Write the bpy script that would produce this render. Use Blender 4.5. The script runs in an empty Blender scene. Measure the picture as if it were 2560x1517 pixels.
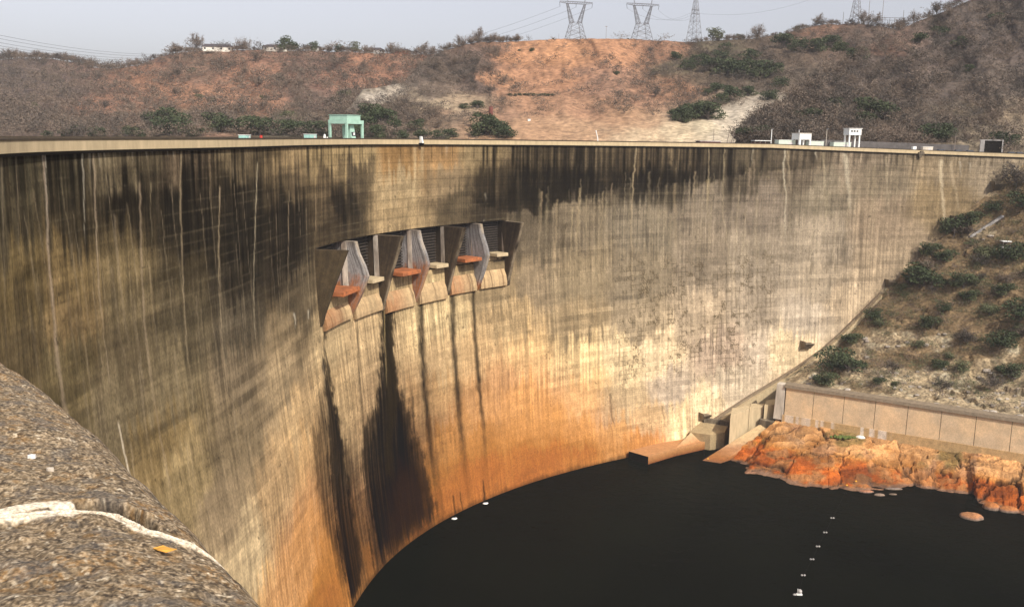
import bpy, math, random
import numpy as np
from mathutils import Vector, Matrix
rad = math.radians
rng = np.random.default_rng(7)
random.seed(7)
COL = bpy.context.scene.collection

# ------------------------------------------------------------------ camera model (metres; camera eye at the origin, 1 m above the crest)
F = 2388.54; CX = 1280.0; CY = 758.5; PITCH = 0.172825; ROLL = 0.01595
HC = 0.95177            # crest top below the eye
ZW = -102.869           # tail water level
ZS = -23.98             # soffit of the sluice openings
BAND = 1.411
ca, sa = math.cos(PITCH), math.sin(PITCH)
FW = np.array([0, ca, -sa]); E1 = np.array([1., 0, 0]); UP = np.array([0, sa, ca])
cr, sr = math.cos(ROLL), math.sin(ROLL)
CRIGHT = E1*cr + UP*sr; CUP = UP*cr - E1*sr
def ray(x, y):
    x = np.asarray(x, float); y = np.asarray(y, float)
    return (FW + ((x-CX)/F)[..., None]*CRIGHT - ((y-CY)/F)[..., None]*CUP)
def proj(P):
    P = np.asarray(P, float); d = P@FW
    return CX + F*(P@CRIGHT)/d, CY - F*(P@CUP)/d, d
def at_z(x, y, z):
    r = ray(x, y); return r*(z/r[..., 2])[..., None]
def at_d(x, y, d):
    return ray(x, y)*np.asarray(d, float)[..., None]

# ------------------------------------------------------------------ numpy noise
def _h(ix, iy, s):
    n = (ix.astype(np.int64)*374761393 + iy.astype(np.int64)*668265263 + s*1274126177) & 0xffffffff
    n = ((n ^ (n >> 13))*1274126177) & 0xffffffff
    return ((n ^ (n >> 16)) & 0xffff)/65535.0
def vn(x, y, s=0):
    x, y = np.broadcast_arrays(np.asarray(x, float), np.asarray(y, float))
    ix = np.floor(x); iy = np.floor(y); fx = x-ix; fy = y-iy
    fx = fx*fx*(3-2*fx); fy = fy*fy*(3-2*fy)
    a = _h(ix, iy, s); b = _h(ix+1, iy, s); c = _h(ix, iy+1, s); d = _h(ix+1, iy+1, s)
    return (a*(1-fx)+b*fx)*(1-fy) + (c*(1-fx)+d*fx)*fy
def fbm(x, y, s=0, o=4):
    r = 0; a = 1; t = 0
    for i in range(o):
        r = r + a*vn(x*2**i+17.3*i, y*2**i+9.1*i, s+i*31); t += a; a *= .55
    return r/t
def sm(a, b, x):
    t = np.clip((x-a)/(b-a), 0, 1); return t*t*(3-2*t)
def cells(x, y, s=0):
    """Random tilted plates: returns height, crack distance."""
    ix = np.floor(x); iy = np.floor(y); best = np.full(x.shape, 9.); sec = np.full(x.shape, 9.); hgt = np.zeros(x.shape)
    for dx in (-1, 0, 1):
        for dy in (-1, 0, 1):
            jx = ix+dx; jy = iy+dy
            px = jx+_h(jx, jy, s); py = jy+_h(jx, jy, s+1)
            d = (x-px)**2+(y-py)**2
            hh = _h(jx, jy, s+2) + (x-px)*(_h(jx, jy, s+3)-.5)*1.6 + (y-py)*(_h(jx, jy, s+4)-.5)*1.6
            m = d < best
            sec = np.where(m, best, np.minimum(sec, d)); hgt = np.where(m, hh, hgt); best = np.where(m, d, best)
    return hgt, np.sqrt(sec)-np.sqrt(best)
def alb(c, k=.72, sat=.86, con=1.12):
    c = np.asarray(c, float); l = c.mean(-1, keepdims=True); c = (l+(c-l)*sat)*(l/.25)**(con-1)*k
    w = np.clip((c[..., :1]/(c[..., 1:2]+1e-6)-1.9)/1.3, 0, 1)
    c = c*(1-w)+c*np.array([.86, 1.13, .80])*w
    return np.clip(c*np.array([.98, 1.01, 1.0]), .003, .8)
def lin(c):
    c = np.asarray(c, float)/255.; return np.where(c <= .04045, c/12.92, ((c+.055)/1.055)**2.4)

# ------------------------------------------------------------------ object helpers
def tag(o, label=None, cat=None, group=None, kind=None):
    if label: o['label'] = label
    if cat: o['category'] = cat
    if group: o['group'] = group
    if kind: o['kind'] = kind
    return o
def empty(name, loc=(0, 0, 0), label=None, cat=None, group=None, rz=0):
    o = bpy.data.objects.new(name, None); COL.objects.link(o); o.location = Vector([float(v) for v in loc]); o.rotation_euler = (0, 0, rz)
    o.empty_display_size = .3
    return tag(o, label, cat, group)
def mesh_obj(name, V, faces, mat, parent=None, smooth=False, color=None):
    me = bpy.data.meshes.new(name)
    V = np.asarray(V, np.float32)
    if isinstance(faces, np.ndarray):
        k = faces.shape[1]; n = len(faces)
        me.vertices.add(len(V)); me.vertices.foreach_set('co', V.ravel())
        me.loops.add(n*k); me.loops.foreach_set('vertex_index', faces.astype(np.int32).ravel())
        me.polygons.add(n); me.polygons.foreach_set('loop_start', np.arange(n, dtype=np.int32)*k)
        me.update(calc_edges=True)
    else:
        me.from_pydata([tuple(map(float, v)) for v in V], [], faces)
    me.validate()
    me.polygons.foreach_set('use_smooth', np.full(len(me.polygons), bool(smooth)))
    if color is not None:
        a = me.color_attributes.new('Col', 'FLOAT_COLOR', 'POINT')
        c = np.ones((len(V), 4), np.float32); c[:, :3] = color; a.data.foreach_set('color', c.ravel())
    me.materials.append(mat)
    o = bpy.data.objects.new(name, me); COL.objects.link(o)
    if parent is not None: o.parent = parent
    return o
def grid_faces(nu, nv, mask=None):
    i = np.arange(nu-1)[:, None]*nv + np.arange(nv-1)[None, :]
    f = np.stack([i, i+nv, i+nv+1, i+1], -1)
    if mask is not None: return f[mask]
    return f.reshape(-1, 4)
class MB:
    def __init__(s): s.v = []; s.f = []
    def add(s, vs, fs):
        n = len(s.v); s.v += [tuple(map(float, v)) for v in vs]; s.f += [tuple(n+i for i in f) for f in fs]; return s
    def hexa(s, b, t):          # four bottom, four top points
        return s.add(list(b)+list(t), [(3, 2, 1, 0), (4, 5, 6, 7), (0, 1, 5, 4), (1, 2, 6, 5), (2, 3, 7, 6), (3, 0, 4, 7)])
    def box(s, c, d):           # centre of base, dims
        x, y, z = c; a, b, h = d[0]/2, d[1]/2, d[2]
        q = [(x-a, y-b), (x+a, y-b), (x+a, y+b), (x-a, y+b)]
        return s.hexa([(p[0], p[1], z) for p in q], [(p[0], p[1], z+h) for p in q])
    def prism(s, pts, z0, z1):
        n = len(pts)
        zb = z0 if hasattr(z0, '__len__') else [z0]*n; zt = z1 if hasattr(z1, '__len__') else [z1]*n
        vs = [(p[0], p[1], zb[i]) for i, p in enumerate(pts)] + [(p[0], p[1], zt[i]) for i, p in enumerate(pts)]
        return s.add(vs, [tuple(range(n))[::-1], tuple(range(n, 2*n))] + [(i, (i+1) % n, n+(i+1) % n, n+i) for i in range(n)])
    def tube(s, a, b, r, r2=None, k=6):
        a = np.array(a, float); b = np.array(b, float); r2 = r if r2 is None else r2
        d = b-a; d = d/(np.linalg.norm(d)+1e-9)
        u = np.cross(d, [0, 0, 1.]) if abs(d[2]) < .9 else np.cross(d, [1., 0, 0]); u /= np.linalg.norm(u); w = np.cross(d, u)
        an = [2*math.pi*i/k for i in range(k)]
        vs = [a+r*(math.cos(t)*u+math.sin(t)*w) for t in an] + [b+r2*(math.cos(t)*u+math.sin(t)*w) for t in an]
        return s.add(vs, [tuple(range(k))[::-1], tuple(range(k, 2*k))] + [(i, (i+1) % k, k+(i+1) % k, k+i) for i in range(k)])
    def ball(s, c, r, n=8, m=5):
        r = (r, r, r) if not hasattr(r, '__len__') else r
        vs = [(c[0], c[1], c[2]+r[2])]
        for j in range(1, m):
            t = math.pi*j/m
            for i in range(n):
                a = 2*math.pi*i/n; vs.append((c[0]+r[0]*math.sin(t)*math.cos(a), c[1]+r[1]*math.sin(t)*math.sin(a), c[2]+r[2]*math.cos(t)))
        vs.append((c[0], c[1], c[2]-r[2])); L = len(vs)-1; fs = []
        for i in range(n): fs.append((0, 1+i, 1+(i+1) % n)); fs.append((L, L-n+(i+1) % n, L-n+i))
        for j in range(m-2):
            for i in range(n):
                a = 1+j*n; fs.append((a+i, a+n+i, a+n+(i+1) % n, a+(i+1) % n))
        return s.add(vs, fs)
    def build(s, name, mat, parent=None, smooth=False):
        return mesh_obj(name, s.v, s.f, mat, parent, smooth)
def bevel(o, w=.05):
    m = o.modifiers.new('bevel', 'BEVEL'); m.width = w; m.segments = 2; m.limit_method = 'ANGLE'
    return o

# ------------------------------------------------------------------ materials
def mat(name, base, var=.25, scale=3., rough=.85, bump=0., metal=0., col2=None, use_col=False, spec=.3, dist=.05, zstretch=1., micro=None):
    m = bpy.data.materials.new(name); m.use_nodes = True; nt = m.node_tree; N = nt.nodes; L = nt.links
    b = N['Principled BSDF']; b.inputs['Roughness'].default_value = rough; b.inputs['IOR'].default_value = 1.14 if name == 'water' else 1.45; b.inputs['Metallic'].default_value = metal
    b.inputs['Specular IOR Level'].default_value = spec
    tc = N.new('ShaderNodeTexCoord'); mp = N.new('ShaderNodeMapping'); mp.inputs['Scale'].default_value = (1, 1, zstretch)
    L.new(tc.outputs['Object'], mp.inputs['Vector'])
    n = N.new('ShaderNodeTexNoise'); n.inputs['Scale'].default_value = scale; n.inputs['Detail'].default_value = 8; n.inputs['Roughness'].default_value = .65
    L.new(mp.outputs['Vector'], n.inputs['Vector'])
    rp = N.new('ShaderNodeMapRange'); rp.inputs['From Min'].default_value = .3; rp.inputs['From Max'].default_value = .7
    rp.inputs['To Min'].default_value = 1-var; rp.inputs['To Max'].default_value = 1+var; L.new(n.outputs['Fac'], rp.inputs['Value'])
    mx = N.new('ShaderNodeMix'); mx.data_type = 'RGBA'; mx.blend_type = 'MULTIPLY'; mx.inputs[0].default_value = 1
    if use_col:
        at = N.new('ShaderNodeAttribute'); at.attribute_name = 'Col'; L.new(at.outputs['Color'], mx.inputs[6])
    elif col2 is not None:
        n2 = N.new('ShaderNodeTexNoise'); n2.inputs['Scale'].default_value = scale*.37; n2.inputs['Detail'].default_value = 6; L.new(mp.outputs['Vector'], n2.inputs['Vector'])
        rr = N.new('ShaderNodeMapRange'); rr.inputs['From Min'].default_value = .42; rr.inputs['From Max'].default_value = .58; L.new(n2.outputs['Fac'], rr.inputs['Value'])
        m2 = N.new('ShaderNodeMix'); m2.data_type = 'RGBA'; m2.inputs[6].default_value = (*base, 1); m2.inputs[7].default_value = (*col2, 1)
        L.new(rr.outputs['Result'], m2.inputs[0]); L.new(m2.outputs[2], mx.inputs[6])
    else: mx.inputs[6].default_value = (*base, 1)
    L.new(rp.outputs['Result'], mx.inputs[7]); out = mx.outputs[2]
    if micro:
        n3 = N.new('ShaderNodeTexNoise'); n3.inputs['Scale'].default_value = micro[0]; n3.inputs['Detail'].default_value = 3; L.new(mp.outputs['Vector'], n3.inputs['Vector'])
        r3 = N.new('ShaderNodeMapRange'); r3.inputs['From Min'].default_value = .35; r3.inputs['From Max'].default_value = .65
        r3.inputs['To Min'].default_value = 1-micro[1]; r3.inputs['To Max'].default_value = 1+micro[1]; L.new(n3.outputs['Fac'], r3.inputs['Value'])
        mm = N.new('ShaderNodeMix'); mm.data_type = 'RGBA'; mm.blend_type = 'MULTIPLY'; mm.inputs[0].default_value = 1
        L.new(out, mm.inputs[6]); L.new(r3.outputs['Result'], mm.inputs[7]); out = mm.outputs[2]
    L.new(out, b.inputs['Base Color'])
    if bump:
        bp = N.new('ShaderNodeBump'); bp.inputs['Strength'].default_value = bump; bp.inputs['Distance'].default_value = dist
        L.new(n.outputs['Fac'], bp.inputs['Height']); L.new(bp.outputs['Normal'], b.inputs['Normal'])
    return m
M = {}
M['dam'] = mat('dam_concrete', (.4, .3, .2), var=.16, scale=.9, use_col=True, rough=.9, bump=.35, dist=.12, zstretch=.4, micro=(5, .2), spec=.06)
M['painted'] = mat('stained_concrete', (.4, .3, .2), var=.2, scale=.8, use_col=True, rough=.9, bump=.4, dist=.1, micro=(4, .15))
M['conc'] = mat('tan_concrete', (.47, .37, .225), var=.18, scale=.8, bump=.3, rough=.9, zstretch=.3)
M['conc_pale'] = mat('pale_concrete', (.50, .44, .36), var=.3, scale=.5, bump=.3, rough=.9, zstretch=.3)
M['conc_grey'] = mat('grey_concrete', (.34, .32, .30), var=.3, scale=.5, bump=.3, rough=.9, zstretch=.3, col2=(.46, .44, .42))
M['conc_brown'] = mat('brown_stained_concrete', (.20, .16, .11), var=.5, scale=.8, bump=.3, rough=.9, zstretch=.2, col2=(.10, .08, .055))
M['coping'] = mat('weathered_coping', (.22, .17, .115), var=.3, scale=1.2, bump=.3, rough=.9)
M['coping_dark'] = mat('dark_coping', (.06, .045, .03), var=.3, scale=1.2, bump=.3, rough=.9)
M['jamb'] = mat('stained_jamb', (.44, .38, .31), var=.5, scale=.8, zstretch=.25, col2=(.22, .17, .13))
M['dark'] = mat('dark_recess_and_shade', (.012, .010, .008), var=.3, scale=1., spec=.03)
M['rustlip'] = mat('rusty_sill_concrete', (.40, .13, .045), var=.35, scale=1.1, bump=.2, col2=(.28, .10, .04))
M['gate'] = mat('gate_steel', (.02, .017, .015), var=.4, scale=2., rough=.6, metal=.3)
M['rib'] = mat('gate_rib', (.055, .045, .037), var=.5, scale=1.5, rough=.6, metal=.2)
M['mint'] = mat('mint_paint', (.34, .52, .42), var=.15, scale=1., rough=.6)
M['teal'] = mat('teal_paint', (.30, .52, .46), var=.15, scale=1., rough=.6)
M['white'] = mat('white_paint', (.78, .78, .74), var=.08, scale=1., rough=.6)
M['palegreen'] = mat('pale_green_sheet', (.50, .56, .47), var=.1, scale=1., rough=.6)
M['glass'] = mat('dark_glass', (.03, .035, .04), var=.1, rough=.15, spec=.5)
M['red'] = mat('red_paint', (.45, .04, .03), var=.1, rough=.6)
M['rusttank'] = mat('rust_red_steel', (.13, .045, .035), var=.3, scale=.8, rough=.8)
M['steel'] = mat('galvanised_steel', (.20, .20, .21), var=.15, rough=.6, metal=.3)
M['wood'] = mat('pole_wood', (.22, .18, .15), var=.2)
M['wire'] = mat('wire', (.12, .12, .13), var=.05, rough=.6)
M['roof'] = mat('brown_roof', (.13, .09, .08), var=.3)
M['roofdark'] = mat('thatch_roof', (.07, .06, .065), var=.3)
M['blue'] = mat('blue_paint', (.05, .13, .32), var=.1, rough=.4)
M['bark'] = mat('bark', (.17, .14, .12), var=.3)
M['twig'] = mat('bare_twigs', (.175, .132, .098), var=.3, scale=.35)
M['twigdark'] = mat('dark_twigs', (.10, .082, .066), var=.3, scale=.35)
M['leaf'] = mat('evergreen_leaves', (.050, .068, .030), var=.5, scale=.35, col2=(.085, .095, .045))
M['leafgrey'] = mat('grey_green_leaves', (.115, .125, .06), var=.45, scale=.5)
M['rock'] = mat('orange_rock', (.4, .3, .2), var=.25, scale=.5, use_col=True, rough=.85, bump=.6, dist=.25, micro=(2.2, .2))
M['soil'] = mat('hill_soil', (.4, .3, .2), var=.22, scale=.05, use_col=True, rough=.95, bump=.3, dist=1., micro=(.35, .28))
M['bank'] = mat('bank_soil', (.4, .3, .2), var=.3, scale=.25, use_col=True, rough=.95, bump=.8, dist=.6, micro=(1.3, .35))
M['algae'] = mat('green_algae', (.10, .13, .03), var=.3)
M['bloom'] = mat('yellow_bloom', (.7, .38, .04), var=.2)
M['lime'] = mat('lime_deposit', (.74, .71, .66), var=.15, scale=6.)
def water_mat():
    m = mat('water', (.0035, .004, .0022), var=.3, scale=.03, rough=.13, spec=.025)
    nt = m.node_tree; N = nt.nodes; L = nt.links; b = N['Principled BSDF']
    tc = N.new('ShaderNodeTexCoord'); n = N.new('ShaderNodeTexNoise'); n.inputs['Scale'].default_value = .35; n.inputs['Detail'].default_value = 7
    L.new(tc.outputs['Object'], n.inputs['Vector']); bp = N.new('ShaderNodeBump'); bp.inputs['Strength'].default_value = .6; bp.inputs['Distance'].default_value = .35
    L.new(n.outputs['Fac'], bp.inputs['Height']); L.new(bp.outputs['Normal'], b.inputs['Normal']); return m
M['water'] = water_mat(); M['water'].node_tree.nodes['Principled BSDF'].inputs['Roughness'].default_value = .16

# ------------------------------------------------------------------ dam geometry: R(theta) about a centre, batter by depth
O2 = np.array([110., 130.])
ANG = np.radians(np.array([207, 192, 172, 148, 122, 96, 70, 45.]))
RK = np.array([1.0826, 1.0866, 1.04617, 1.15885, 1.25523, 1.37164, 1.60474, 1.81654])*150
def cubic(xk, yk, x):
    xk = np.asarray(xk, float); yk = np.asarray(yk, float); x = np.asarray(x, float)
    n = len(xk); o = np.argsort(xk); xk = xk[o]; yk = yk[o]
    h = np.diff(xk); A = np.zeros((n, n)); b = np.zeros(n); A[0, 0] = A[-1, -1] = 1
    for i in range(1, n-1):
        A[i, i-1] = h[i-1]; A[i, i] = 2*(h[i-1]+h[i]); A[i, i+1] = h[i]; b[i] = 6*((yk[i+1]-yk[i])/h[i]-(yk[i]-yk[i-1])/h[i-1])
    m = np.linalg.solve(A, b); i = np.clip(np.searchsorted(xk, x)-1, 0, n-2); t = x-xk[i]; hh = h[i]
    return yk[i]+t*((yk[i+1]-yk[i])/hh-hh*(2*m[i]+m[i+1])/6)+t*t*m[i]/2+t**3*(m[i+1]-m[i])/(6*hh)
TT = np.linspace(rad(212), rad(42), 4000)
RT = cubic(ANG, RK, TT)
CT = O2 + np.stack([np.cos(TT), np.sin(TT)], 1)*RT[:, None]
TG = np.gradient(CT, axis=0); TG /= np.linalg.norm(TG, axis=1)[:, None]
NO = np.stack([TG[:, 1], -TG[:, 0]], 1)                 # towards downstream
NO *= np.sign(np.sum((O2-CT)*NO, axis=1))[:, None]
KT = 1/np.maximum(.5, -np.sum(NO*np.stack([np.cos(TT), np.sin(TT)], 1), axis=1))
ST = np.concatenate([[0], np.cumsum(np.linalg.norm(np.diff(CT, axis=0), axis=1))])
_zk = [0, 25, 45, 62, 80, 100, 130.]; _bk = [0, 0, 1.3646, 3.6, 4.9, 8.034, 13.17]
def batter(z):
    u = -np.asarray(z, float); return np.where(u < 25, 0, cubic(_zk, _bk, u))
def th_i(th, A): return np.interp(-th, -TT, A)
def face_r(th, z): return th_i(th, RT)-batter(z)*th_i(th, KT)
def face(th, z, off=0.):
    """point on the downstream face; off = metres proud of it (downstream)"""
    th = np.asarray(th, float); z = np.asarray(z, float); r = face_r(th, z)-off*th_i(th, KT)
    return np.stack(np.broadcast_arrays(O2[0]+np.cos(th)*r, O2[1]+np.sin(th)*r, z), -1)
def s_of(th): return th_i(th, ST)
def th_of(s): return np.interp(s, ST, TT)
DIPA = np.radians([122, 96, 70, 45.]); DIPV = np.array([0, .0646, 2.3686, 2.0])
def dip(th): return np.interp(-np.asarray(th, float), -DIPA, DIPV)
def hit(x, y):
    """pixel -> (theta, z) on the dam face"""
    r = ray(x, y); t = np.linspace(25, 620, 6000)
    P = r[None]*t[:, None]; q = P[:, :2]-O2; th = np.arctan2(q[:, 1], q[:, 0]); th = np.where(th < -1, th+2*math.pi, th)
    g = np.hypot(q[:, 0], q[:, 1])-face_r(th, np.clip(P[:, 2], -129, -.1))
    inside = np.where(g < 0)[0]; i0 = inside[0] if len(inside) else 0
    k = np.where((g[:-1] < 0) & (g[1:] >= 0))[0]
    k = k[0] if len(k) else len(t)-2
    return th[k+1], P[k+1, 2]
def sz(pts):
    o = [hit(x, y) for x, y in pts]; return np.array([(s_of(a), b) for a, b in o])
def dirs(th):
    """tangent to the right, outward (downstream) normal at theta"""
    n = np.array([th_i(th, NO[:, 0]), th_i(th, NO[:, 1])]); n /= np.linalg.norm(n); t = np.array([-n[1], n[0]])
    if t@np.array([th_i(th, TG[:, 0]), th_i(th, TG[:, 1])]) < 0: t = -t
    return t, n

# ------------------------------------------------------------------ stain map of the dam face, in (arc length, level) coordinates
CTRL = """30,420,95,85,62;30,560,104,90,64;40,700,143,118,71;40,850,109,90,58;160,450,80,70,50;170,560,85,72,50;170,650,145,118,72;170,800,143,115,72;160,930,121,102,65;300,400,143,124,92;320,470,60,50,36;320,540,58,48,34;310,640,133,111,72;320,760,122,103,70;310,880,122,103,72;300,1000,133,114,81;450,400,123,102,77;450,500,48,41,30;480,600,56,47,34;470,680,86,72,48;470,800,103,88,62;430,950,138,118,83;400,1080,140,114,69;480,1200,159,133,87;600,400,128,108,77;600,500,54,45,32;600,600,46,39,28;600,700,66,56,41;600,800,102,88,67;600,950,134,113,84;580,1100,144,121,87;560,1250,160,134,98;620,1400,198,168,122;720,380,165,136,92;720,450,122,101,71;720,550,52,43,31;720,640,52,43,31;740,740,108,91,66;720,850,146,122,87;720,950,172,144,104;740,1050,200,162,110;760,1150,212,165,104;700,1250,198,158,106;760,1400,222,160,92;800,1480,212,118,45;700,1480,225,175,108;820,400,180,150,100;820,460,112,92,64;860,520,50,41,29;830,570,88,72,50;900,400,182,152,102;900,450,96,80,57;1000,385,158,118,66;1000,460,178,150,106;1000,530,172,143,99;1100,385,165,125,75;1130,450,152,126,90;1150,500,105,88,63;1220,450,106,88,63;1220,520,72,60,44;1200,390,165,138,95;1330,390,118,99,69;1330,470,62,53,38;1450,400,125,105,76;1450,450,56,48,36;1600,400,138,115,83;1600,450,56,48,36;1700,400,134,113,82;1700,440,58,50,38;1850,400,125,108,82;1850,440,95,82,64;2000,400,134,115,90;2000,440,116,100,80;2150,400,154,133,108;1330,600,113,97,75;1450,550,132,114,89;1330,700,149,126,95;1450,700,153,131,98;1450,800,160,134,96;1600,550,135,119,96;1600,700,146,127,100;1600,800,165,142,110;1750,500,138,121,100;1750,650,149,130,106;1750,800,190,164,131;1900,500,143,125,105;1900,650,160,141,117;1900,780,171,150,124;2050,480,142,126,102;2050,600,160,141,117;2050,720,171,150,123;2200,450,147,128,102;2200,550,160,136,108;2200,650,166,142,112;2350,420,158,135,103;2350,480,152,127,90;2500,410,165,144,116;1250,700,152,127,90;1280,800,180,148,102;1300,900,215,172,112;1300,1000,214,150,84;1250,950,206,156,100;1150,1050,176,124,68;1300,1080,215,140,70;1300,1150,198,103,38;1300,1205,178,80,24;1100,800,198,168,118;1100,900,198,162,112;1100,1000,184,143,90;1120,1100,170,108,51;1120,1200,174,90,33;1120,1270,176,85,28;1200,900,205,164,110;1200,1000,202,152,92;1200,1100,186,112,50;1200,1180,190,92,30;830,820,188,158,112;900,900,193,160,113;850,1000,188,154,106;1450,900,218,182,125;1450,1000,220,172,108;1450,1080,214,143,74;1450,1140,202,107,44;1560,900,225,193,143;1560,1000,200,168,123;1560,1090,212,155,86;1600,1110,206,128,64;1650,870,223,192,147;1680,980,191,167,140;1700,1050,223,188,137;1620,1050,204,164,113;1800,880,183,156,129;1820,960,198,175,145;1900,870,202,178,150;2000,800,187,166,141;1960,860,221,191,147;1750,1010,227,196,150;2100,740,193,166,132;1380,1060,210,136,66;1380,1170,195,94,33"""
CTRL = np.array([[float(v) for v in q.split(',')] for q in CTRL.replace('\n', ';').split(';') if q])
def idw(pts, cols, X, Y, sx, sy, p=3.2):
    num = np.zeros(X.shape+(3,)); den = np.zeros(X.shape)
    for (a, b), c in zip(pts, cols):
        w = 1/(((X-a)/sx)**2+((Y-b)/sy)**2+.15)**p; num += w[..., None]*c; den += w
    return num/den[..., None]
# columns even in viewing angle and in arc
af = np.arctan2(CT[:, 0], CT[:, 1]); wgt = np.abs(np.gradient(af))*850 + np.gradient(ST)*.6
cw = np.cumsum(wgt); thc = np.interp(np.linspace(cw[0], cw[-1], 1750), cw, TT)
ZTOP = -(HC+BAND)
ZB0, ZB1 = ZS, ZS-11.5       # opening band
zr = np.concatenate([np.linspace(0, 1, 96)*(ZB0-ZTOP)+ZTOP, np.linspace(ZB0, ZB1, 46)[1:], np.linspace(ZB1, -106, 290)[1:]])
TH, ZZ = np.meshgrid(thc, zr, indexing='ij')
Z0 = ZZ.copy(); rowtop = np.exp(-(ZTOP-ZZ)/6.)
S = s_of(TH)
ctl = sz(CTRL[:, :2]); Z = ZZ
wx = (fbm(S*.12, Z*.12, 3)-.5)*9 + (vn(S*1.7, Z*.05, 5)-.5)*2; wz = (fbm(S*.10, Z*.2, 9)-.5)*7 + (vn(S*1.3, Z*.03, 8)-.5)*6
RGB = idw(ctl, lin(CTRL[:, 2:]), S+wx, Z+wz, 9., 7.)
def mul(f): 
    global RGB
    RGB = RGB*f[..., None]
def mixc(w, c):
    global RGB
    w = np.clip(w, 0, 1)[..., None]; RGB = RGB*(1-w)+np.asarray(c)*w
# lifts (1.52 m pours) and their tone
lift = Z/1.52 + (fbm(S*.02, Z*0, 41)-.5)*.2; li = np.floor(lift); lf = lift-li
blk = np.floor(S/14.)
mul(1 + (_h(li, blk, 3)-.5)*.22 + (vn(S*.09, li*3.3, 4)-.5)*.25)
jl = np.exp(-((lf-.5)/.09)**2)*sm(.35, .7, vn(S*.15, li*7.7, 6))
darkness = 1-sm(.02, .16, RGB.mean(-1))
mixc(jl*.30*darkness, lin([150, 132, 100]))
mul(1-jl*.14*(1-darkness))
# drip streaks, fine and broad
st1 = sm(.28, .72, fbm(S*2.8, Z*.04, 21, 3)); up_ = sm(-24, -8, Z); dk_ = 1-sm(.03, .2, RGB.mean(-1))
strk = .10+.16*sm(.45, .7, fbm(S*.05, Z*.06, 24)); pale_bay = sm(sz([(760, 420)])[0, 0], sz([(900, 420)])[0, 0], S)*sm(sz([(1260, 420)])[0, 0], sz([(1160, 420)])[0, 0], S)*up_
strk = (strk*(1-up_)+up_*(.16+.26*dk_))*(1-.65*pale_bay); mul(1+(st1-.5)*2*strk); mul(1-dk_*up_*.15*(1-st1))
st3 = sm(.5, .74, fbm(S*1.1, Z*.03, 26, 3)); mixc(st3*dk_*sm(-2, -7, Z-ZTOP)*.16, lin([128, 112, 84]))
fs = fbm(S*.55, Z*.02, 22, 3); mul(1+(fs-.5)*.3); mul(1+(fbm(S*.16, Z*.13, 28, 5)-.5)*.28); mul(1+(fbm(S*1.6, Z*1.8, 29, 3)-.5)*.28)
mul(1+(fbm(S*.8, Z*.8, 25, 4)-.5)*.35)
# leaning dark bands of growth in the shaded left part
mb = fbm(S*.07+3, Z*.55, 27, 3); leftw = sm(220, 150, S)*sm(-55, -40, Z)
mul(1+(mb-.5)*.9*leftw)
# dark upper belt on the right: sharp scalloped lower limit
def curve_px(pts):
    q = sz(pts); o = np.argsort(q[:, 0]); return q[o, 0], q[o, 1]
cs, cz = curve_px([(1150, 470), (1230, 535), (1340, 540), (1400, 512), (1500, 492), (1570, 474), (1700, 466), (1800, 456), (1900, 436), (2100, 405), (2250, 388)])
edge = np.interp(S, cs, cz) + np.floor(vn(S*.22, S*0, 51)*3)*.8 + (vn(S*1.4, S*0, 52)-.5)*1.2
wd = sm(-.5, .6, Z-edge)*sm(cs[0]-2, cs[0]+14, S)*sm(cs[-1], cs[-3], S)
drip = vn(S*.9, Z*.01, 53); topfade = sm(-3, -10, Z-ZTOP)
mixc(wd*(.35+.5*topfade)*(.55+.45*sm(.3, .6, drip)), lin([38, 31, 20]))
# left belt
cs2, cz2 = curve_px([(5, 590), (100, 600), (200, 560), (330, 560), (430, 600), (560, 700), (700, 740), (790, 640)])
edge = np.interp(S, cs2, cz2) + (vn(S*.2, S*0, 61)-.5)*5 + (vn(S*1.2, S*0, 62)-.5)*2.5
wd = sm(-1.5, 1.5, Z-edge)*sm(cs2[-1]+6, cs2[-1]-8, S)*sm(-2.5, -8, Z-ZTOP)
mixc(wd*.35*(.4+.6*fbm(S*.5, Z*.3, 63)), lin([36, 29, 18]))
# black drips from the crest
for (xa, xb, n, lmin, lmax, al) in ((0, 700, 150, 3, 12, .55), (700, 900, 20, 3, 12, .6), (1200, 1330, 16, 5, 16, .85), (1300, 1850, 150, 7, 20, .72), (1850, 2300, 60, 2, 10, .5)):
    sa_, sb_ = sz([(max(xa, 3), 395), (xb, 395)])[:, 0]
    for k in range(n):
        s0 = rng.uniform(sa_, sb_); L = rng.uniform(lmin, lmax); w = rng.uniform(.12, .42)*(1+s0/450)
        c = np.where((thc < th_of(s0-4)) & (thc > th_of(s0+4)))[0]
        if len(c) == 0: continue
        c0, c1 = c[0], c[-1]+1
        d = (S[c0:c1]-s0)/w; prof = np.exp(-d**2)*sm(-L, -L*.5, Z[c0:c1]-ZTOP)*al*(.6+.4*vn(Z[c0:c1]*.7, Z[c0:c1]*0, k))
        RGB[c0:c1] = RGB[c0:c1]*(1-prof[..., None]) + lin([34, 27, 17])*prof[..., None]
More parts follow.
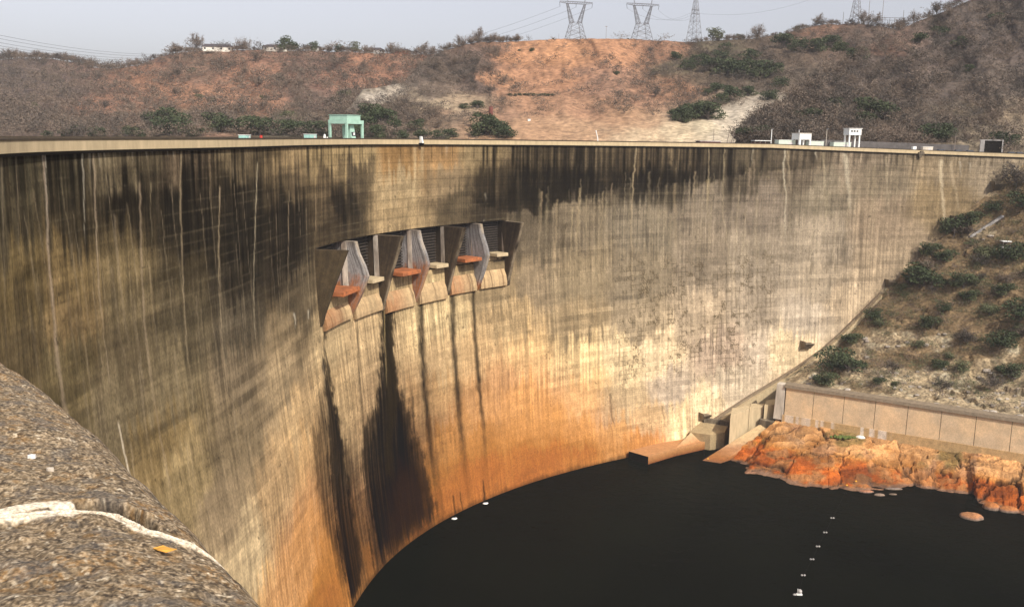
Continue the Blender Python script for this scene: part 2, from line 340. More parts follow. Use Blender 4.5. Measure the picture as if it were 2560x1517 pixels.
# white lime streaks: (path in pixels, width m, strength, rgb)
def streak(path, w, al, c, w2=None, jag=.15, seed=0, fade=True):
    global RGB
    q = sz(path); o = np.argsort(-q[:, 1]); q = q[o]; w2 = w if w2 is None else w2
    s0, s1 = q[:, 0].min()-6, q[:, 0].max()+6
    cc = np.where((thc <= th_of(s0)) & (thc >= th_of(s1)))[0]
    if len(cc) == 0: return
    c0, c1 = cc[0], cc[-1]+1; z = Z[c0:c1]; sp = np.interp(-z, -q[:, 1], q[:, 0])+(vn(z*.8, z*0, seed)-.5)*2*jag
    t = np.clip((q[0, 1]-z)/(q[0, 1]-q[-1, 1]+1e-6), 0, 1); ww = (w+(w2-w)*t)*(.75+.5*vn(z*.5, z*0, seed+7))
    a = np.exp(-(np.abs(S[c0:c1]-sp)/ww)**2.5)*al*sm(q[-1, 1]-1.5, q[-1, 1]+1, z)*sm(q[0, 1]+.6, q[0, 1]-.2, z)
    if fade: a = a*(1-.55*t)
    if 951 <= seed <= 953: a = a*(.12+.88*sm(1.0, .45, t))
    a = a*(.65+.35*vn(S[c0:c1]*3, z*.6, seed+3))
    RGB[c0:c1] = RGB[c0:c1]*(1-a[..., None]) + lin(c)*a[..., None]
LIME = [205, 190, 165]; PINK = [178, 155, 125]
streak([(108, 388), (118, 560), (122, 654), (135, 800), (143, 889), (158, 1000), (180, 1085)], .25, .95, [200, 172, 142], .5, seed=1)
streak([(112, 388), (118, 600)], .12, .8, LIME, seed=2)
streak([(3, 390), (8, 600), (16, 900)], .3, .55, PINK, .15, seed=3)
streak([(38, 388), (45, 560), (48, 640)], .15, .6, PINK, .1, seed=4)
streak([(205, 385), (210, 500), (212, 590)], .16, .85, LIME, .1, seed=5)
streak([(233, 385), (237, 500), (245, 715), (255, 800), (268, 900), (275, 960)], .2, .9, [192, 166, 134], .12, seed=6)
streak([(246, 382), (248, 425)], .18, .6, LIME, .08, seed=7)
streak([(285, 540), (300, 720), (320, 850)], .25, .4, PINK, .3, seed=8)
streak([(296, 1060), (310, 1130), (333, 1228)], .16, .95, [226, 205, 175], .2, seed=9, fade=False)
streak([(349, 460), (352, 600), (358, 760), (372, 905), (395, 1060), (425, 1220)], .25, .75, [182, 156, 124], .25, seed=10)
streak([(377, 460), (376, 520), (380, 620)], .16, .65, [180, 160, 120], .1, seed=11)
streak([(452, 380), (450, 500), (458, 715), (470, 900), (480, 981), (492, 1100)], .28, .85, [178, 154, 118], .14, seed=12)
streak([(430, 465), (430, 520)], .12, .6, PINK, .08, seed=13)
streak([(549, 470), (546, 620), (550, 760), (556, 860), (570, 990)], .26, .85, [192, 166, 128], .14, seed=14)
streak([(643, 410), (638, 560), (634, 700), (638, 850)], .28, .9, [208, 188, 152], .2, seed=15)
streak([(722, 480), (720, 640), (722, 780), (722, 900)], .26, .8, [176, 152, 118], .16, seed=16)
streak([(790, 500), (786, 640), (790, 740), (800, 820)], .25, .5, [176, 150, 114], .3, seed=17)
for i, (x, y0, y1, a) in enumerate([(105, 382, 420, .7), (365, 372, 400, .6), (433, 370, 400, .6), (330, 374, 400, .5), (260, 380, 400, .7), (225, 382, 430, .6), (380, 370, 385, .6), (418, 372, 395, .5)]):
    streak([(x, y0), (x+1, y1)], .25, a, LIME, .1, seed=70+i)
streak([(735, 785), (738, 800), (739, 825)], .7, .9, LIME, .1, seed=18, fade=False)
streak([(770, 778), (771, 792), (770, 803)], .6, .9, LIME, .1, seed=19, fade=False)
streak([(1037, 360), (1036, 440), (1034, 500)], .8, .5, [205, 180, 135], .6, seed=20)
streak([(1055, 362), (1056, 440)], .8, .5, [205, 180, 135], .6, seed=21)
streak([(1117, 365), (1116, 385)], .6, .5, [210, 190, 160], .4, seed=22)
for i, (pts, w, a, c) in enumerate([
    ([(1592, 366), (1584, 440), (1578, 560), (1580, 640), (1584, 740), (1592, 850), (1600, 960)], .34, .7, [192, 166, 126]),
    ([(1773, 368), (1770, 450), (1768, 520), (1775, 600)], .3, .65, [190, 166, 128]),
    ([(1811, 368), (1808, 450), (1806, 530), (1815, 580), (1830, 690), (1850, 800)], .3, .6, [186, 164, 126]),
    ([(1738, 430), (1733, 480), (1732, 560)], .4, .55, [180, 155, 120]), ([(1770, 450), (1768, 510)], .7, .55, [182, 158, 112]),
    ([(1686, 460), (1688, 540), (1690, 620)], .6, .5, [176, 150, 112]), ([(1450, 472), (1444, 560), (1438, 700), (1440, 800)], .5, .6, [184, 158, 116]),
    ([(1432, 520), (1428, 600), (1425, 700)], .35, .6, [190, 165, 122]), ([(1355, 480), (1352, 540), (1345, 640), (1345, 760)], .4, .55, [176, 150, 114]),
    ([(1393, 500), (1390, 600), (1388, 760), (1390, 800)], .4, .5, [176, 150, 112]), ([(1508, 480), (1504, 560), (1500, 700), (1506, 800)], .4, .5, [178, 154, 116]),
    ([(1530, 460), (1527, 530)], .25, .5, [176, 150, 114]), ([(1485, 490), (1483, 560)], .3, .45, [172, 148, 112]), ([(1468, 500), (1466, 620)], .3, .4, [172, 148, 112]),
    ([(1963, 370), (1958, 430), (1965, 480), (1962, 600)], .45, .7, [215, 200, 170]), ([(1970, 372), (1972, 430), (1978, 480)], .45, .6, [196, 172, 132]),
    ([(1882, 370), (1880, 410)], .35, .5, LIME), ([(1875, 420), (1872, 500)], .7, .5, [184, 158, 126]), ([(1885, 400), (1884, 520)], .35, .4, [184, 158, 126]),
    ([(2060, 378), (2062, 470), (2066, 560)], .6, .5, [196, 175, 138]), ([(2040, 378), (2041, 395)], .5, .6, LIME), ([(2112, 380), (2116, 400), (2122, 470), (2126, 520)], 1.1, .7, [214, 198, 168]),
    ([(2215, 384), (2218, 440), (2222, 520)], .5, .5, [200, 178, 142]), ([(2353, 390), (2354, 450), (2360, 540), (2368, 600)], .8, .75, [218, 196, 160]), ([(2378, 392), (2384, 440), (2398, 520)], .7, .55, [206, 182, 146]),
    ([(2400, 392), (2404, 430)], .4, .6, LIME), ([(2425, 395), (2428, 420)], .4, .6, LIME), ([(2510, 398), (2516, 430)], .8, .6, LIME), ([(2535, 398), (2540, 425)], .8, .5, LIME),
    ([(1210, 550), (1208, 590)], .3, .3, LIME), ([(1213, 485), (1213, 498)], .5, .5, [190, 175, 150])]):
    streak(pts, w, a, c, w*.6, seed=100+i, jag=.25)
for k, x in enumerate((60, 84, 150, 182, 265, 318, 402, 425, 500, 522, 580, 604, 668, 690, 745, 765)):
    y0 = 400+35*vn(np.array([k*3.3]), 0, 2)[0]*4; L = 260+220*vn(np.array([k*1.7]), 0, 5)[0]; streak([(x, y0), (x+(1280-x)*.04*L/300, y0+L)], .12, .45, [176, 154, 120], .16, seed=1200+k)
for k in range(150):      # many faint pale runs on the right half
    x = rng.uniform(1330, 2480); y0 = rng.uniform(430, 620) if x < 2100 else rng.uniform(395, 470); L = rng.uniform(60, 260)
    lean = (x-1280)*-.035 + (0 if y0 < 560 else 18)
    if 2.1*(x-1900) + y0 + L > 1480: continue
    streak([(x, y0), (x+lean*L/300, y0+L)], rng.uniform(.15, .5), rng.uniform(.12, .32), [190, 168, 128] if rng.random() < .7 else [96, 82, 62], seed=300+k, jag=.3)
for k in range(110):       # and on the lower left
    x = rng.uniform(60, 760); y0 = rng.uniform(600, 1150); L = rng.uniform(80, 320); lean = (1280-x)*.085
    streak([(x, y0), (x+lean*L/700, y0+L)], rng.uniform(.08, .25), rng.uniform(.15, .4), [182, 158, 124] if rng.random() < .75 else [80, 66, 46], seed=600+k, jag=.15)
for k in range(40):
    x = rng.uniform(1230, 1560); y0 = rng.uniform(760, 960); L = rng.uniform(60, 220)
    streak([(x, y0), (x+6, y0+L)], rng.uniform(.15, .5), rng.uniform(.1, .3), [150, 115, 72] if rng.random() < .6 else [228, 190, 130], seed=760+k, jag=.3)
for i, (pts, w, a) in enumerate([([(1474, 815), (1472, 870)], .35, .6), ([(1505, 815), (1510, 870)], .5, .6), ([(1525, 985), (1530, 1040), (1536, 1060)], .5, .65), ([(1527, 1060), (1534, 1130)], .2, .5), ([(1325, 826), (1326, 842)], 1.3, .5),
        ([(1376, 838), (1378, 880)], 1.4, .5), ([(1500, 1090), (1502, 1110)], .3, .4), ([(1655, 1015), (1662, 1050)], .4, .5), ([(1230, 870), (1231, 885)], .3, .7)]):
    streak(pts, w, a, [58, 46, 32], w*.4, seed=900+i, fade=False, jag=.3)
# worn patches following the shutter panels low on the right
pc = sz([(1500, 700), (1960, 930)]); pan_s = S/1.9; pan_z = Z/1.52
g1 = sm(sz([(1500, 800)])[0, 0], sz([(1580, 800)])[0, 0], S)*sm(sz([(1990, 800)])[0, 0], sz([(1900, 800)])[0, 0], S)*sm(-34, -44, Z)*sm(-88, -74, Z)
fl = _h(np.floor(pan_s), np.floor(pan_z), 77)*.5 + fbm(S*.25, Z*.2, 78)*.9; fine = vn(S*5, Z*3, 79)
edgep = np.minimum(np.abs(pan_s-np.round(pan_s))*1.9, np.abs(pan_z-np.round(pan_z))*1.52)
mixc(g1*sm(.78, .98, fl)*sm(.35, .6, fine)*.75, lin([98, 80, 52]))
mixc(g1*sm(.22, .08, edgep)*sm(.5, .66, fbm(S*.4, Z*.35, 80))*.6, lin([95, 78, 52]))
g2 = sm(1, 8, S-sz([(1140, 500)])[0, 0])*sm(-20, -40, Z)
mul(1-g2*sm(.1, .03, np.minimum(edgep, 9))*.08)
# panel joints in the pale crest bay
gb = sm(sz([(700, 420)])[0, 0], sz([(860, 420)])[0, 0], S)*sm(-24, -22, Z)
ee = np.abs(S/4.4-np.round(S/4.4))*4.4
mixc(gb*sm(.28, .1, ee)*sm(-8, -5, Z)*sm(.2, .5, vn(np.round(S/4.4), S*0, 81))*.6, lin([70, 56, 36]))
ez = np.abs(Z/2.3-np.round(Z/2.3))*2.3; mul(1-gb*sm(.2, .05, ez)*.22)
seep = sm(.62, .72, fbm(S*1.3, Z*.22, 82, 3))*sm(.42, .6, fbm(S*.08, Z*.1, 83)); mixc(seep*.28*(1-pale_bay), lin([84, 68, 46]))
spk = sm(.86, .93, vn(S*2.3, Z*1.9, 84))*sm(.5, .7, vn(S*.2, Z*.3, 85)); mixc(spk*.5, lin([60, 48, 32]))
# polygon stains
def poly_sd(poly, X, Y):
    ins = np.zeros(X.shape, bool); dm = np.full(X.shape, 1e9); n = len(poly)
    for i in range(n):
        x0, y0 = poly[i]; x1, y1 = poly[(i+1) % n]
        c = ((y0 > Y) != (y1 > Y)); ins ^= c & (X < (x1-x0)*(Y-y0)/((y1-y0) if y1 != y0 else 1e-9)+x0)
        dx, dy = x1-x0, y1-y0; t = np.clip(((X-x0)*dx+(Y-y0)*dy)/(dx*dx+dy*dy+1e-9), 0, 1)
        dm = np.minimum(dm, np.hypot(X-x0-t*dx, Y-y0-t*dy))
    return np.where(ins, -dm, dm)
Xw = S+(fbm(S*.5, Z*.35, 91)-.5)*4+(fbm(S*2.5, Z*1., 92)-.5)*2.2; Yw = Z+(fbm(S*1.5, Z*.3, 93)-.5)*5
def stain(px, c, al, soft0=-1.2, soft1=.8):
    d = poly_sd(sz(px), Xw, Yw); mixc(sm(soft1, soft0, d)*al, lin(c))
pst = sm(.25, .75, fbm(S*2.4, Z*.05, 94, 3))
def plume(px_, c, al, soft0, soft1):
    d = poly_sd(sz(px_), Xw+(pst-.5)*1.3, Yw); mixc(sm(soft1, soft0, d)*al*(.72+.28*pst), lin(c))
P1_ = [(780, 1080), (800, 1000), (812, 940), (835, 1000), (860, 1080), (895, 1150), (915, 1280), (935, 1400), (925, 1455), (885, 1515), (855, 1455), (822, 1340), (795, 1260), (782, 1180)]
P2_ = [(803, 790), (816, 850), (833, 960), (848, 1050), (862, 1130), (872, 1200), (886, 1300), (905, 1400), (900, 1470), (880, 1515), (860, 1440), (838, 1300), (820, 1150), (809, 960), (804, 850)]
P3_ = [(950, 750), (983, 762), (990, 900), (1000, 980), (1020, 1010), (1045, 1100), (1070, 1180), (1090, 1290), (1030, 1340), (940, 1440), (925, 1390), (912, 1250), (903, 1130), (910, 1070), (935, 1010), (948, 940), (950, 850)]
plume([(900, 900), (1100, 900), (1120, 1200), (1110, 1290), (1000, 1380), (900, 1480), (860, 1300), (880, 1050)], [96, 52, 24], .38, -9, 6)
plume([(1170, 960), (1300, 900), (1450, 940), (1560, 1060), (1660, 1108), (1560, 1150), (1400, 1182), (1200, 1258), (1100, 1305), (1080, 1180), (1110, 1040)], [212, 128, 62], .50, -14, 9)
plume([(1150, 1130), (1300, 1090), (1450, 1085), (1600, 1120), (1560, 1150), (1400, 1182), (1200, 1258), (1100, 1305), (1085, 1230)], [186, 84, 22], .74, -6, 5)
plume([(700, 1330), (770, 1180), (800, 1170), (850, 1420), (880, 1515), (640, 1700), (640, 1560)], [208, 122, 54], .5, -7, 5)
plume([(800, 1440), (840, 1400), (880, 1515), (780, 1650), (740, 1600)], [186, 84, 26], .6, -4, 3)
plume(P1_, [60, 40, 22], .82, -3.5, 3)
plume(P2_, [24, 16, 8], .97, -1.6, .8)
plume(P3_, [34, 24, 13], .93, -1.8, 1.6)
plume([(952, 740), (986, 760), (992, 900), (1004, 1000), (1030, 1100), (1055, 1200), (1065, 1290), (1000, 1350), (940, 1400), (925, 1250), (922, 1120), (938, 1020), (948, 900)], [16, 12, 7], .95, -3., 1.)
plume([(958, 750), (980, 762), (986, 900), (990, 1040), (985, 1190), (968, 1190), (962, 1000), (957, 880)], [56, 42, 12], .7, -1.6, 1.2)
plume([(1000, 1150), (1060, 1180), (1080, 1290), (1000, 1360), (960, 1390), (975, 1250)], [84, 36, 16], .40, -5, 3)
plume([(905, 1365), (922, 1360), (940, 1430), (925, 1455)], [165, 84, 34], .8, -1.2, 1.6)
DK = [30, 22, 13]
for i, (pts, w, w2, a) in enumerate([
    ([(893, 800), (896, 900), (902, 1000), (915, 1150)], .5, .8, .7), ([(1052, 755), (1054, 860), (1060, 960), (1072, 1080), (1098, 1250), (1108, 1292)], 1.1, 1.6, .98),
    ([(1132, 735), (1133, 860), (1144, 980), (1152, 1070), (1166, 1200), (1176, 1262)], 1.15, 1.3, .95), ([(1183, 715), (1186, 820), (1195, 940), (1208, 1060), (1216, 1190), (1222, 1240)], .95, .9, .95),
    ([(1207, 1200), (1212, 1256)], .2, .7, .95), ([(1132, 1238), (1138, 1293)], .3, .3, .9), ([(1150, 1230), (1156, 1282)], .25, .25, .9), ([(1030, 975), (1032, 1030), (1040, 1100)], .3, .5, .55)]):
    streak(pts, w, a, DK, w2, seed=950+i, fade=(i == 0), jag=.2)
# light mineral edge beside the chute lines
streak([(800, 830), (812, 960), (822, 1050)], .2, .4, [210, 185, 150], seed=990)
streak([(960, 770), (964, 900), (966, 960)], .25, .6, [200, 170, 110], seed=991)
# wet tide line
mixc(sm(ZW+1.6, ZW+.1, Z+(vn(S*.6, Z*0, 97)-.5)*.8)*.55, lin([70, 36, 20]))
ALB = 0.92
RGB = alb(RGB, .76, .86, 1.20)
damP = face(TH, Z0).copy()
# crest follows its surveyed dip: shear only the rows near the top
dd = dip(TH)*sm(-30, 0, Z0-ZTOP); damP[..., 2] -= dd
damP[..., 2] = np.where(Z0 < ZB1-2, damP[..., 2], damP[..., 2])

# ------------------------------------------------------------------ sluice bays
STRX = [(791, 690), (867, 690), (946, 690), (1030, 680), (1112, 640), (1187, 620), (1264, 600)]
def th_at(x, z):
    """theta where level z of the face projects to column x"""
    th = np.linspace(rad(200), rad(60), 3000); X, Y, D = proj(face(th, np.full(3000, z))); o = np.argsort(X); return np.interp(x, X[o], th[o])
THB = [th_at(x, ZS-4) for x, _ in STRX]
hole = (thc[:-1] < THB[0]) & (thc[1:] > THB[6])
zrow = (zr[:-1] <= ZB0+1e-6) & (zr[1:] >= ZB1-1e-6)
mask = ~(hole[:, None] & zrow[None, :])
dam = empty('concrete_dam', (0, 0, 0), 'huge curved concrete arch dam streaked with black, brown and orange stains, standing over dark water', 'dam')
# snap the hole ends to exact theta
kk = np.where(hole)[0]; HT0, HT1 = thc[kk[0]], thc[kk[-1]+1]
wallo = mesh_obj('dam_wall', damP.reshape(-1, 3), grid_faces(len(thc), len(zr), mask), M['dam'], dam, True, RGB.reshape(-1, 3))
wallo['label'] = 'concave concrete face streaked with dark, white and orange stains'

def sweep(profile, ths, name, m, parent=None, smooth=False, dipf=True):
    """profile: list of (off downstream, z); swept along the crest"""
    V = []
    for off, z in profile:
        p = face(ths, np.full(len(ths), -1.), off); p[:, 2] = z-(dip(ths) if dipf else 0); V.append(p)
    V = np.stack(V, 1); k = len(profile); n = len(ths)
    V = np.concatenate([V, V[:, :1]], 1)
    f = grid_faces(n, k+1)[:, ::-1]
    return mesh_obj(name, V.reshape(-1, 3), f, m, parent, smooth)
tc = np.linspace(rad(212), rad(43), 420)
zt = -HC
sweep([(.0, zt-BAND), (.45, zt-BAND), (.45, zt-.205), (-.35, zt-.205), (-.35, zt-BAND+.3), (0, zt-BAND+.3)], tc, 'crest_parapet', M['conc'], dam)['label'] = 'plain tan concrete parapet band'
sweep([(.53, zt-.20), (.53, zt-.0), (-.40, zt+.0), (-.40, zt-.20)], tc, 'coping', M['coping_dark'], dam)
sweep([(.44, zt-BAND-.34), (.44, zt-BAND-.003), (-.2, zt-BAND-.003), (-.2, zt-BAND-.34)], tc, 'shadow_strip', M['dark'], dam)  # black strip painted in as the shadow line under the parapet
sweep([(-.36, zt-1.35), (-.36, zt-1.05), (-11.5, zt-1.05), (-11.5, zt-1.35)], tc, 'roadway', M['conc_grey'], dam)
sweep([(-11.6, zt-3), (-11.6, zt+.02), (-12.1, zt+.02), (-12.1, zt-3)], tc, 'rear_parapet', M['coping_dark'], dam)
sweep([(-12.15, zt-1.3), (-12.15, -100), (-12.6, -100), (-12.6, zt-1.3)], tc[::3], 'upstream_face', M['conc'], dam)

# recess behind the openings
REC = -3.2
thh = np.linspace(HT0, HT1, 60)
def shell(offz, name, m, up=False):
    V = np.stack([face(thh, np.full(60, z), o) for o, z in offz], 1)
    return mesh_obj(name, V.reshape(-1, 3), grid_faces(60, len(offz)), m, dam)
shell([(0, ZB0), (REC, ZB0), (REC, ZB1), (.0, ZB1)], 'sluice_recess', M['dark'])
def loc(th, z, u, w, dz=0):
    """local frame at theta: u right, w downstream from the face at level z"""
    t, n = dirs(th); p = face(th, z); return np.array([p[0]+t[0]*u+n[0]*w, p[1]+t[1]*u+n[1]*w, z+dz])
TRI = [(-REC*-1, 0), (7.2, 0), (5.6, -4.5), (4.0, -8.5), (2.6, -12.5), (1.2, -16.0), (.4, -18.5), (-.5, -19.5)]
BUL = [(-REC*-1, 0), (2.6, 0), (3.3, -3), (4.6, -6), (5.3, -8.6), (4.4, -11), (3.0, -14), (1.4, -17), (.2, -18.8), (-.5, -19.5)]
NQ = 41
def pier_mesh(th, prof, th_w, ztop):
    t, n = dirs(th); base = face(th, ztop)
    # densify
    pr = []
    for a, b in zip(prof[:-1], prof[1:]):
        for k in range(9): pr.append((a[0]+(b[0]-a[0])*k/9, a[1]+(b[1]-a[1])*k/9))
    pr.append(prof[-1])
    inner = -3.2; V = []; C = []
    for j, (w, dz) in enumerate(pr):
        z = ztop+dz; bat = float(batter(z)); wi = inner if dz > -12 else -.6
        for u in (-th_w/2, th_w/2):
            for q in np.linspace(0, 1, NQ):
                ww = (wi+bat)+(w+bat-wi-bat)*q if False else wi+bat+(w-wi)*q
                edge_r = .35*(max(0, q-.9)/.1)*(1 if u > 0 else -1)
                V.append([base[0]+t[0]*(u-edge_r)+n[0]*ww, base[1]+t[1]*(u-edge_r)+n[1]*ww, z]); C.append((q, dz, u))
    V = np.array(V); n9 = 2*NQ; rows = len(pr); Fc = []
    for j in range(rows-1):
        for i in range(NQ-1):
            a = j*n9+i; Fc.append((a, a+1, a+n9+1, a+n9)); a += NQ; Fc.append((a+1, a, a+n9, a+n9+1))
        a = j*n9+NQ-1; b = j*n9+2*NQ-1; Fc.append((a, b, b+n9, a+n9))
    for r in (0, rows-1):
        for i in range(NQ-1):
            a = r*n9+i; b = a+NQ; q = (a, b, b+1, a+1); Fc.append(q if r else q[::-1])
    return V, Fc, np.array(C)
for i in range(7):
    tri = (i % 2 == 0); V, Fc, C = pier_mesh(THB[i], [(a, b*[.88, .92, 1, 1, 1, 1, 1][i]) for a, b in (TRI if tri else BUL)], 1.5, ZS-.25)
    q, dz, u = C.T
    s_ = q*8; nz = fbm(s_*.9, dz*.12, 200+i); fine = fbm(s_*3, dz*.3, 210+i)
    st_ = .5*fbm(q*13, dz*.10, 220+i)+.5*fbm(q*7, dz*.9, 225+i)
    if tri: base = lin([58, 47, 34])*(.35+1.3*st_)[:, None]; base = base*(1-sm(-1, -9, dz)*-.35)[:, None]
    else:
        base = lin([140, 136, 133])*(.35+.75*nz+.45*st_)[:, None]
        wr = sm(-7.2, -10.8, dz+(st_-.5)*7)*(.45+.55*sm(.35, .6, fine)) if i < 5 else sm(-15, -18, dz); base = base*(1-wr[:, None])+lin([150, 92, 48])*wr[:, None]
        wt = sm(-2.5, 0, dz); base = base*(1-.6*wt[:, None])+lin([95, 82, 66])*.6*wt[:, None]
    dr_ = sm(.52, .66, fbm(q*34, dz*.06, 240+i))*sm(-17, -3, dz); base = base*(1-.6*dr_[:, None])+lin([44, 36, 27])*.6*dr_[:, None]
    ef = sm(.94, 1., q)*sm(.3, .6, fine); base = base*(1-.4*ef[:, None])+lin([176, 158, 130])*.4*ef[:, None]
    ed = 0; base = base*(.75+.5*fine)[:, None]
    if i == 0: base = lin([70, 58, 40])*(.35+1.2*st_)[:, None]*(.75+.5*fine)[:, None]
    o = mesh_obj('pier', V, Fc, M['painted'], dam, False, np.clip(base, .01, .8))
    o['label'] = ('dark stained wedge shaped pier' if tri else 'pale bulging pier with orange foot') if i else 'tan wedge pier at the left end of the sluices'
def bay_pt(i, f, z, w):
    th = THB[i]+(THB[i+1]-THB[i])*f; t, n = dirs((THB[i]+THB[i+1])/2); p = face(th, z); return np.array([p[0]+n[0]*w, p[1]+n[1]*w, z])
for i in range(6):
    f0, f1 = .09, .91; zt_ = ZS-.3; zb = ZS-[10.6, 10.5, 10.3, 10.3, 9.6, 9.4][i]*.98
    g = MB(); W = -2.6
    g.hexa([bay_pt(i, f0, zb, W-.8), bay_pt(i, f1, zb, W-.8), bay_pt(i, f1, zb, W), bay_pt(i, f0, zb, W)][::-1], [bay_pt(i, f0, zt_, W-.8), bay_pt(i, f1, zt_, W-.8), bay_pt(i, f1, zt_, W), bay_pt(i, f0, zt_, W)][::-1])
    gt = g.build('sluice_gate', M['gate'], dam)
    r = MB(); nr = 13
    for k in range(nr):
        z = zb+(k+.4)*(zt_-zb)/nr; h = .34
        r.hexa([bay_pt(i, f0, z, W+.002), bay_pt(i, f0, z, W+.55), bay_pt(i, f1, z, W+.55), bay_pt(i, f1, z, W+.002)][::-1], [bay_pt(i, f0, z+h, W+.002), bay_pt(i, f0, z+h, W+.55), bay_pt(i, f1, z+h, W+.55), bay_pt(i, f1, z+h, W+.002)][::-1])
    r.build('gate_ribs', M['rib'], gt)
    # pale jamb strip on the right side of the opening
    j = MB(); j.hexa([bay_pt(i, .945, zb-1, -.9), bay_pt(i, .945, zb-1, .35), bay_pt(i, .985, zb-1, .35), bay_pt(i, .985, zb-1, -.9)][::-1], [bay_pt(i, .945, zt_, -.9), bay_pt(i, .945, zt_, .35), bay_pt(i, .985, zt_, .35), bay_pt(i, .985, zt_, -.9)][::-1])
    j.build('gate_jamb', M['jamb'], dam)
    # sill lip
    odd = i in (0, 2, 4); s = MB(); a0 = .36 if odd else .55; P = 3.5 if odd else 2.1; h = .95
    s.hexa([bay_pt(i, a0, zb-h, W), bay_pt(i, a0, zb-h, P), bay_pt(i, f1, zb-h, P), bay_pt(i, f1, zb-h, W)][::-1], [bay_pt(i, a0, zb, W), bay_pt(i, a0, zb, P), bay_pt(i, f1, zb, P), bay_pt(i, f1, zb, W)][::-1])
    so = bevel(s.build('gate_sill', M['rustlip'] if odd else M['conc'], dam), .08)
    so['label'] = 'orange rusty sill slab' if odd else 'tan sill slab'
    # apron below the sill: curved, ends in a step above the face
    hs_ = [.78, .86, 1, 1, 1, 1][i]; prof = [(-1.4, zb-.2), (-1.2, zb-2.2), (-.2, zb-4.4*hs_), (.8, zb-6.6*hs_), (1.05, zb-8.6*hs_), (.95, zb-9.6*hs_), (.35, zb-9.9*hs_), (-.5, zb-9.9*hs_)]
    uu = np.linspace(.075, .93, 64); zz = [p[1] for p in prof]
    pp = []
    for a, b in zip(prof[:-1], prof[1:]):
        for k in range(8): pp.append((a[0]+(b[0]-a[0])*k/8, a[1]+(b[1]-a[1])*k/8))
    pp.append(prof[-1]); V = np.array([[bay_pt(i, u, z, w) for (w, z) in pp] for u in uu])
    U, J = np.meshgrid(uu, np.arange(len(pp)), indexing='ij'); zz = np.array([p[1] for p in pp])[J]
    nz = fbm(U*7, zz*.15, 230+i); sk = sm(.35, .65, fbm(U*30, zz*.06, 250+i, 3)); c = lin([206, 172, 124])*(.62+.4*nz+.22*sk)[..., None]; dk2 = sm(.6, .75, fbm(U*16, zz*.05, 260+i))*.6; c = c*(1-dk2[..., None])+lin([92, 66, 42])*dk2[..., None]
    ow = (sm(.9, .2, U) if odd else np.zeros(U.shape)+.12)*sm(.3, .6, nz+.15)*.6; c = c*(1-ow[..., None])+lin([176, 100, 50])*ow[..., None]
    n_ = len(pp); F2 = grid_faces(len(uu), n_)
    # side cheeks: close to the face
    Vb = np.array([[bay_pt(i, u, z, -.3) for (w, z) in pp] for u in (uu[0], uu[-1])])
    base = V.reshape(-1, 3); nb = len(base); allV = np.concatenate([base, Vb.reshape(-1, 3)]); fl_ = [tuple(q) for q in F2]
    for j in range(n_-1):
        fl_.append((j, j+1, nb+j+1, nb+j)); k = (len(uu)-1)*n_; fl_.append((k+j+1, k+j, nb+n_+j, nb+n_+j+1))
    cc = alb(np.concatenate([c.reshape(-1, 3), np.tile(lin([120, 92, 62]), (2*n_, 1))]), .78, .9, 1.)
    mesh_obj('chute_apron', allV, fl_, M['painted'], dam, False, np.clip(cc, .01, .8))

# ------------------------------------------------------------------ abutment contact, toe kerb and gallery outlets
CON = [(1600, 1137), (1660, 1108), (1720, 1072), (1790, 1028), (1860, 992), (1945, 945), (2050, 880), (2130, 800), (2200, 730), (2290, 640), (2370, 568), (2440, 500), (2500, 448), (2560, 400)]
CT3 = [face(*hit(x, y)) for x, y in CON]
def toe(off_up):
    pass
kerb_px = [(1740, 1072), (1780, 1046), (1860, 993), (1945, 942), (1990, 914), (2050, 872), (2100, 828), (2150, 778), (2200, 728)]
kp = []
for x, y in kerb_px:
    th, z = hit(x, y); kp.append((th, z))
def ramp_strip(name, m, w0, w1, h, dz=0., pts=None, parent=dam):
    V = []; pts = pts or kp
    for th, z in pts:
        V.append([face(th, z+dz, w0), face(th, z+dz, w1), face(th, z+dz, w1)-[0, 0, h], face(th, z+dz, w0)-[0, 0, h]])
    V = np.array(V); V[:, 2:, 2] = V[:, 1:2, 2]-h; V[:, 3, 2] = V[:, 0, 2]-h
    V = np.concatenate([V, V[:, :1]], 1); return mesh_obj(name, V.reshape(-1, 3), grid_faces(len(pts), 5), m, parent)
ramp_strip('toe_kerb', M['conc'], -.3, 3.0, 8.5, dz=-.9)['label'] = 'sloping concrete kerb along the foot of the dam'
ramp_strip('toe_coping', M['coping'], -.3, 1.5, .7, dz=-.2)
def outlet(x, y, sc):
    th, z = hit(x, y); t, n = dirs(th); c = face(th, z); b = MB()
    def L(u, w, dz): return (c[0]+t[0]*u+n[0]*w, c[1]+t[1]*u+n[1]*w, z+dz)
    s = sc
    b.hexa([L(-2*s, -.5, -2.6*s), L(2*s, -.5, -2.6*s), L(1.6*s, 1.4*s, -2.0*s), L(-1.6*s, 1.4*s, -2.0*s)], [L(-2*s, -.5, 0), L(2*s, -.5, 0), L(2*s, 3.2*s, 0), L(-2*s, 3.2*s, 0)])
    o = b.build('gallery_platform', M['conc_brown'], dam)
    d = MB(); d.hexa([L(-2*s, -.3, .003), L(-1.75*s, -.3, .003), L(-1.75*s, 3.1*s, .003), L(-2*s, 3.1*s, .003)], [L(-2*s, -.3, .9*s), L(-1.75*s, -.3, .9*s), L(-1.75*s, 3.1*s, .9*s), L(-2*s, 3.1*s, .9*s)])
    d.build('guard_wall', M['conc_brown'], o)
for x, y, s in ((1757, 1034, .9), (2012, 856, 1.0), (2222, 702, .9), (2386, 544, .9), (2490, 460, 1.1)): outlet(x, y, s)

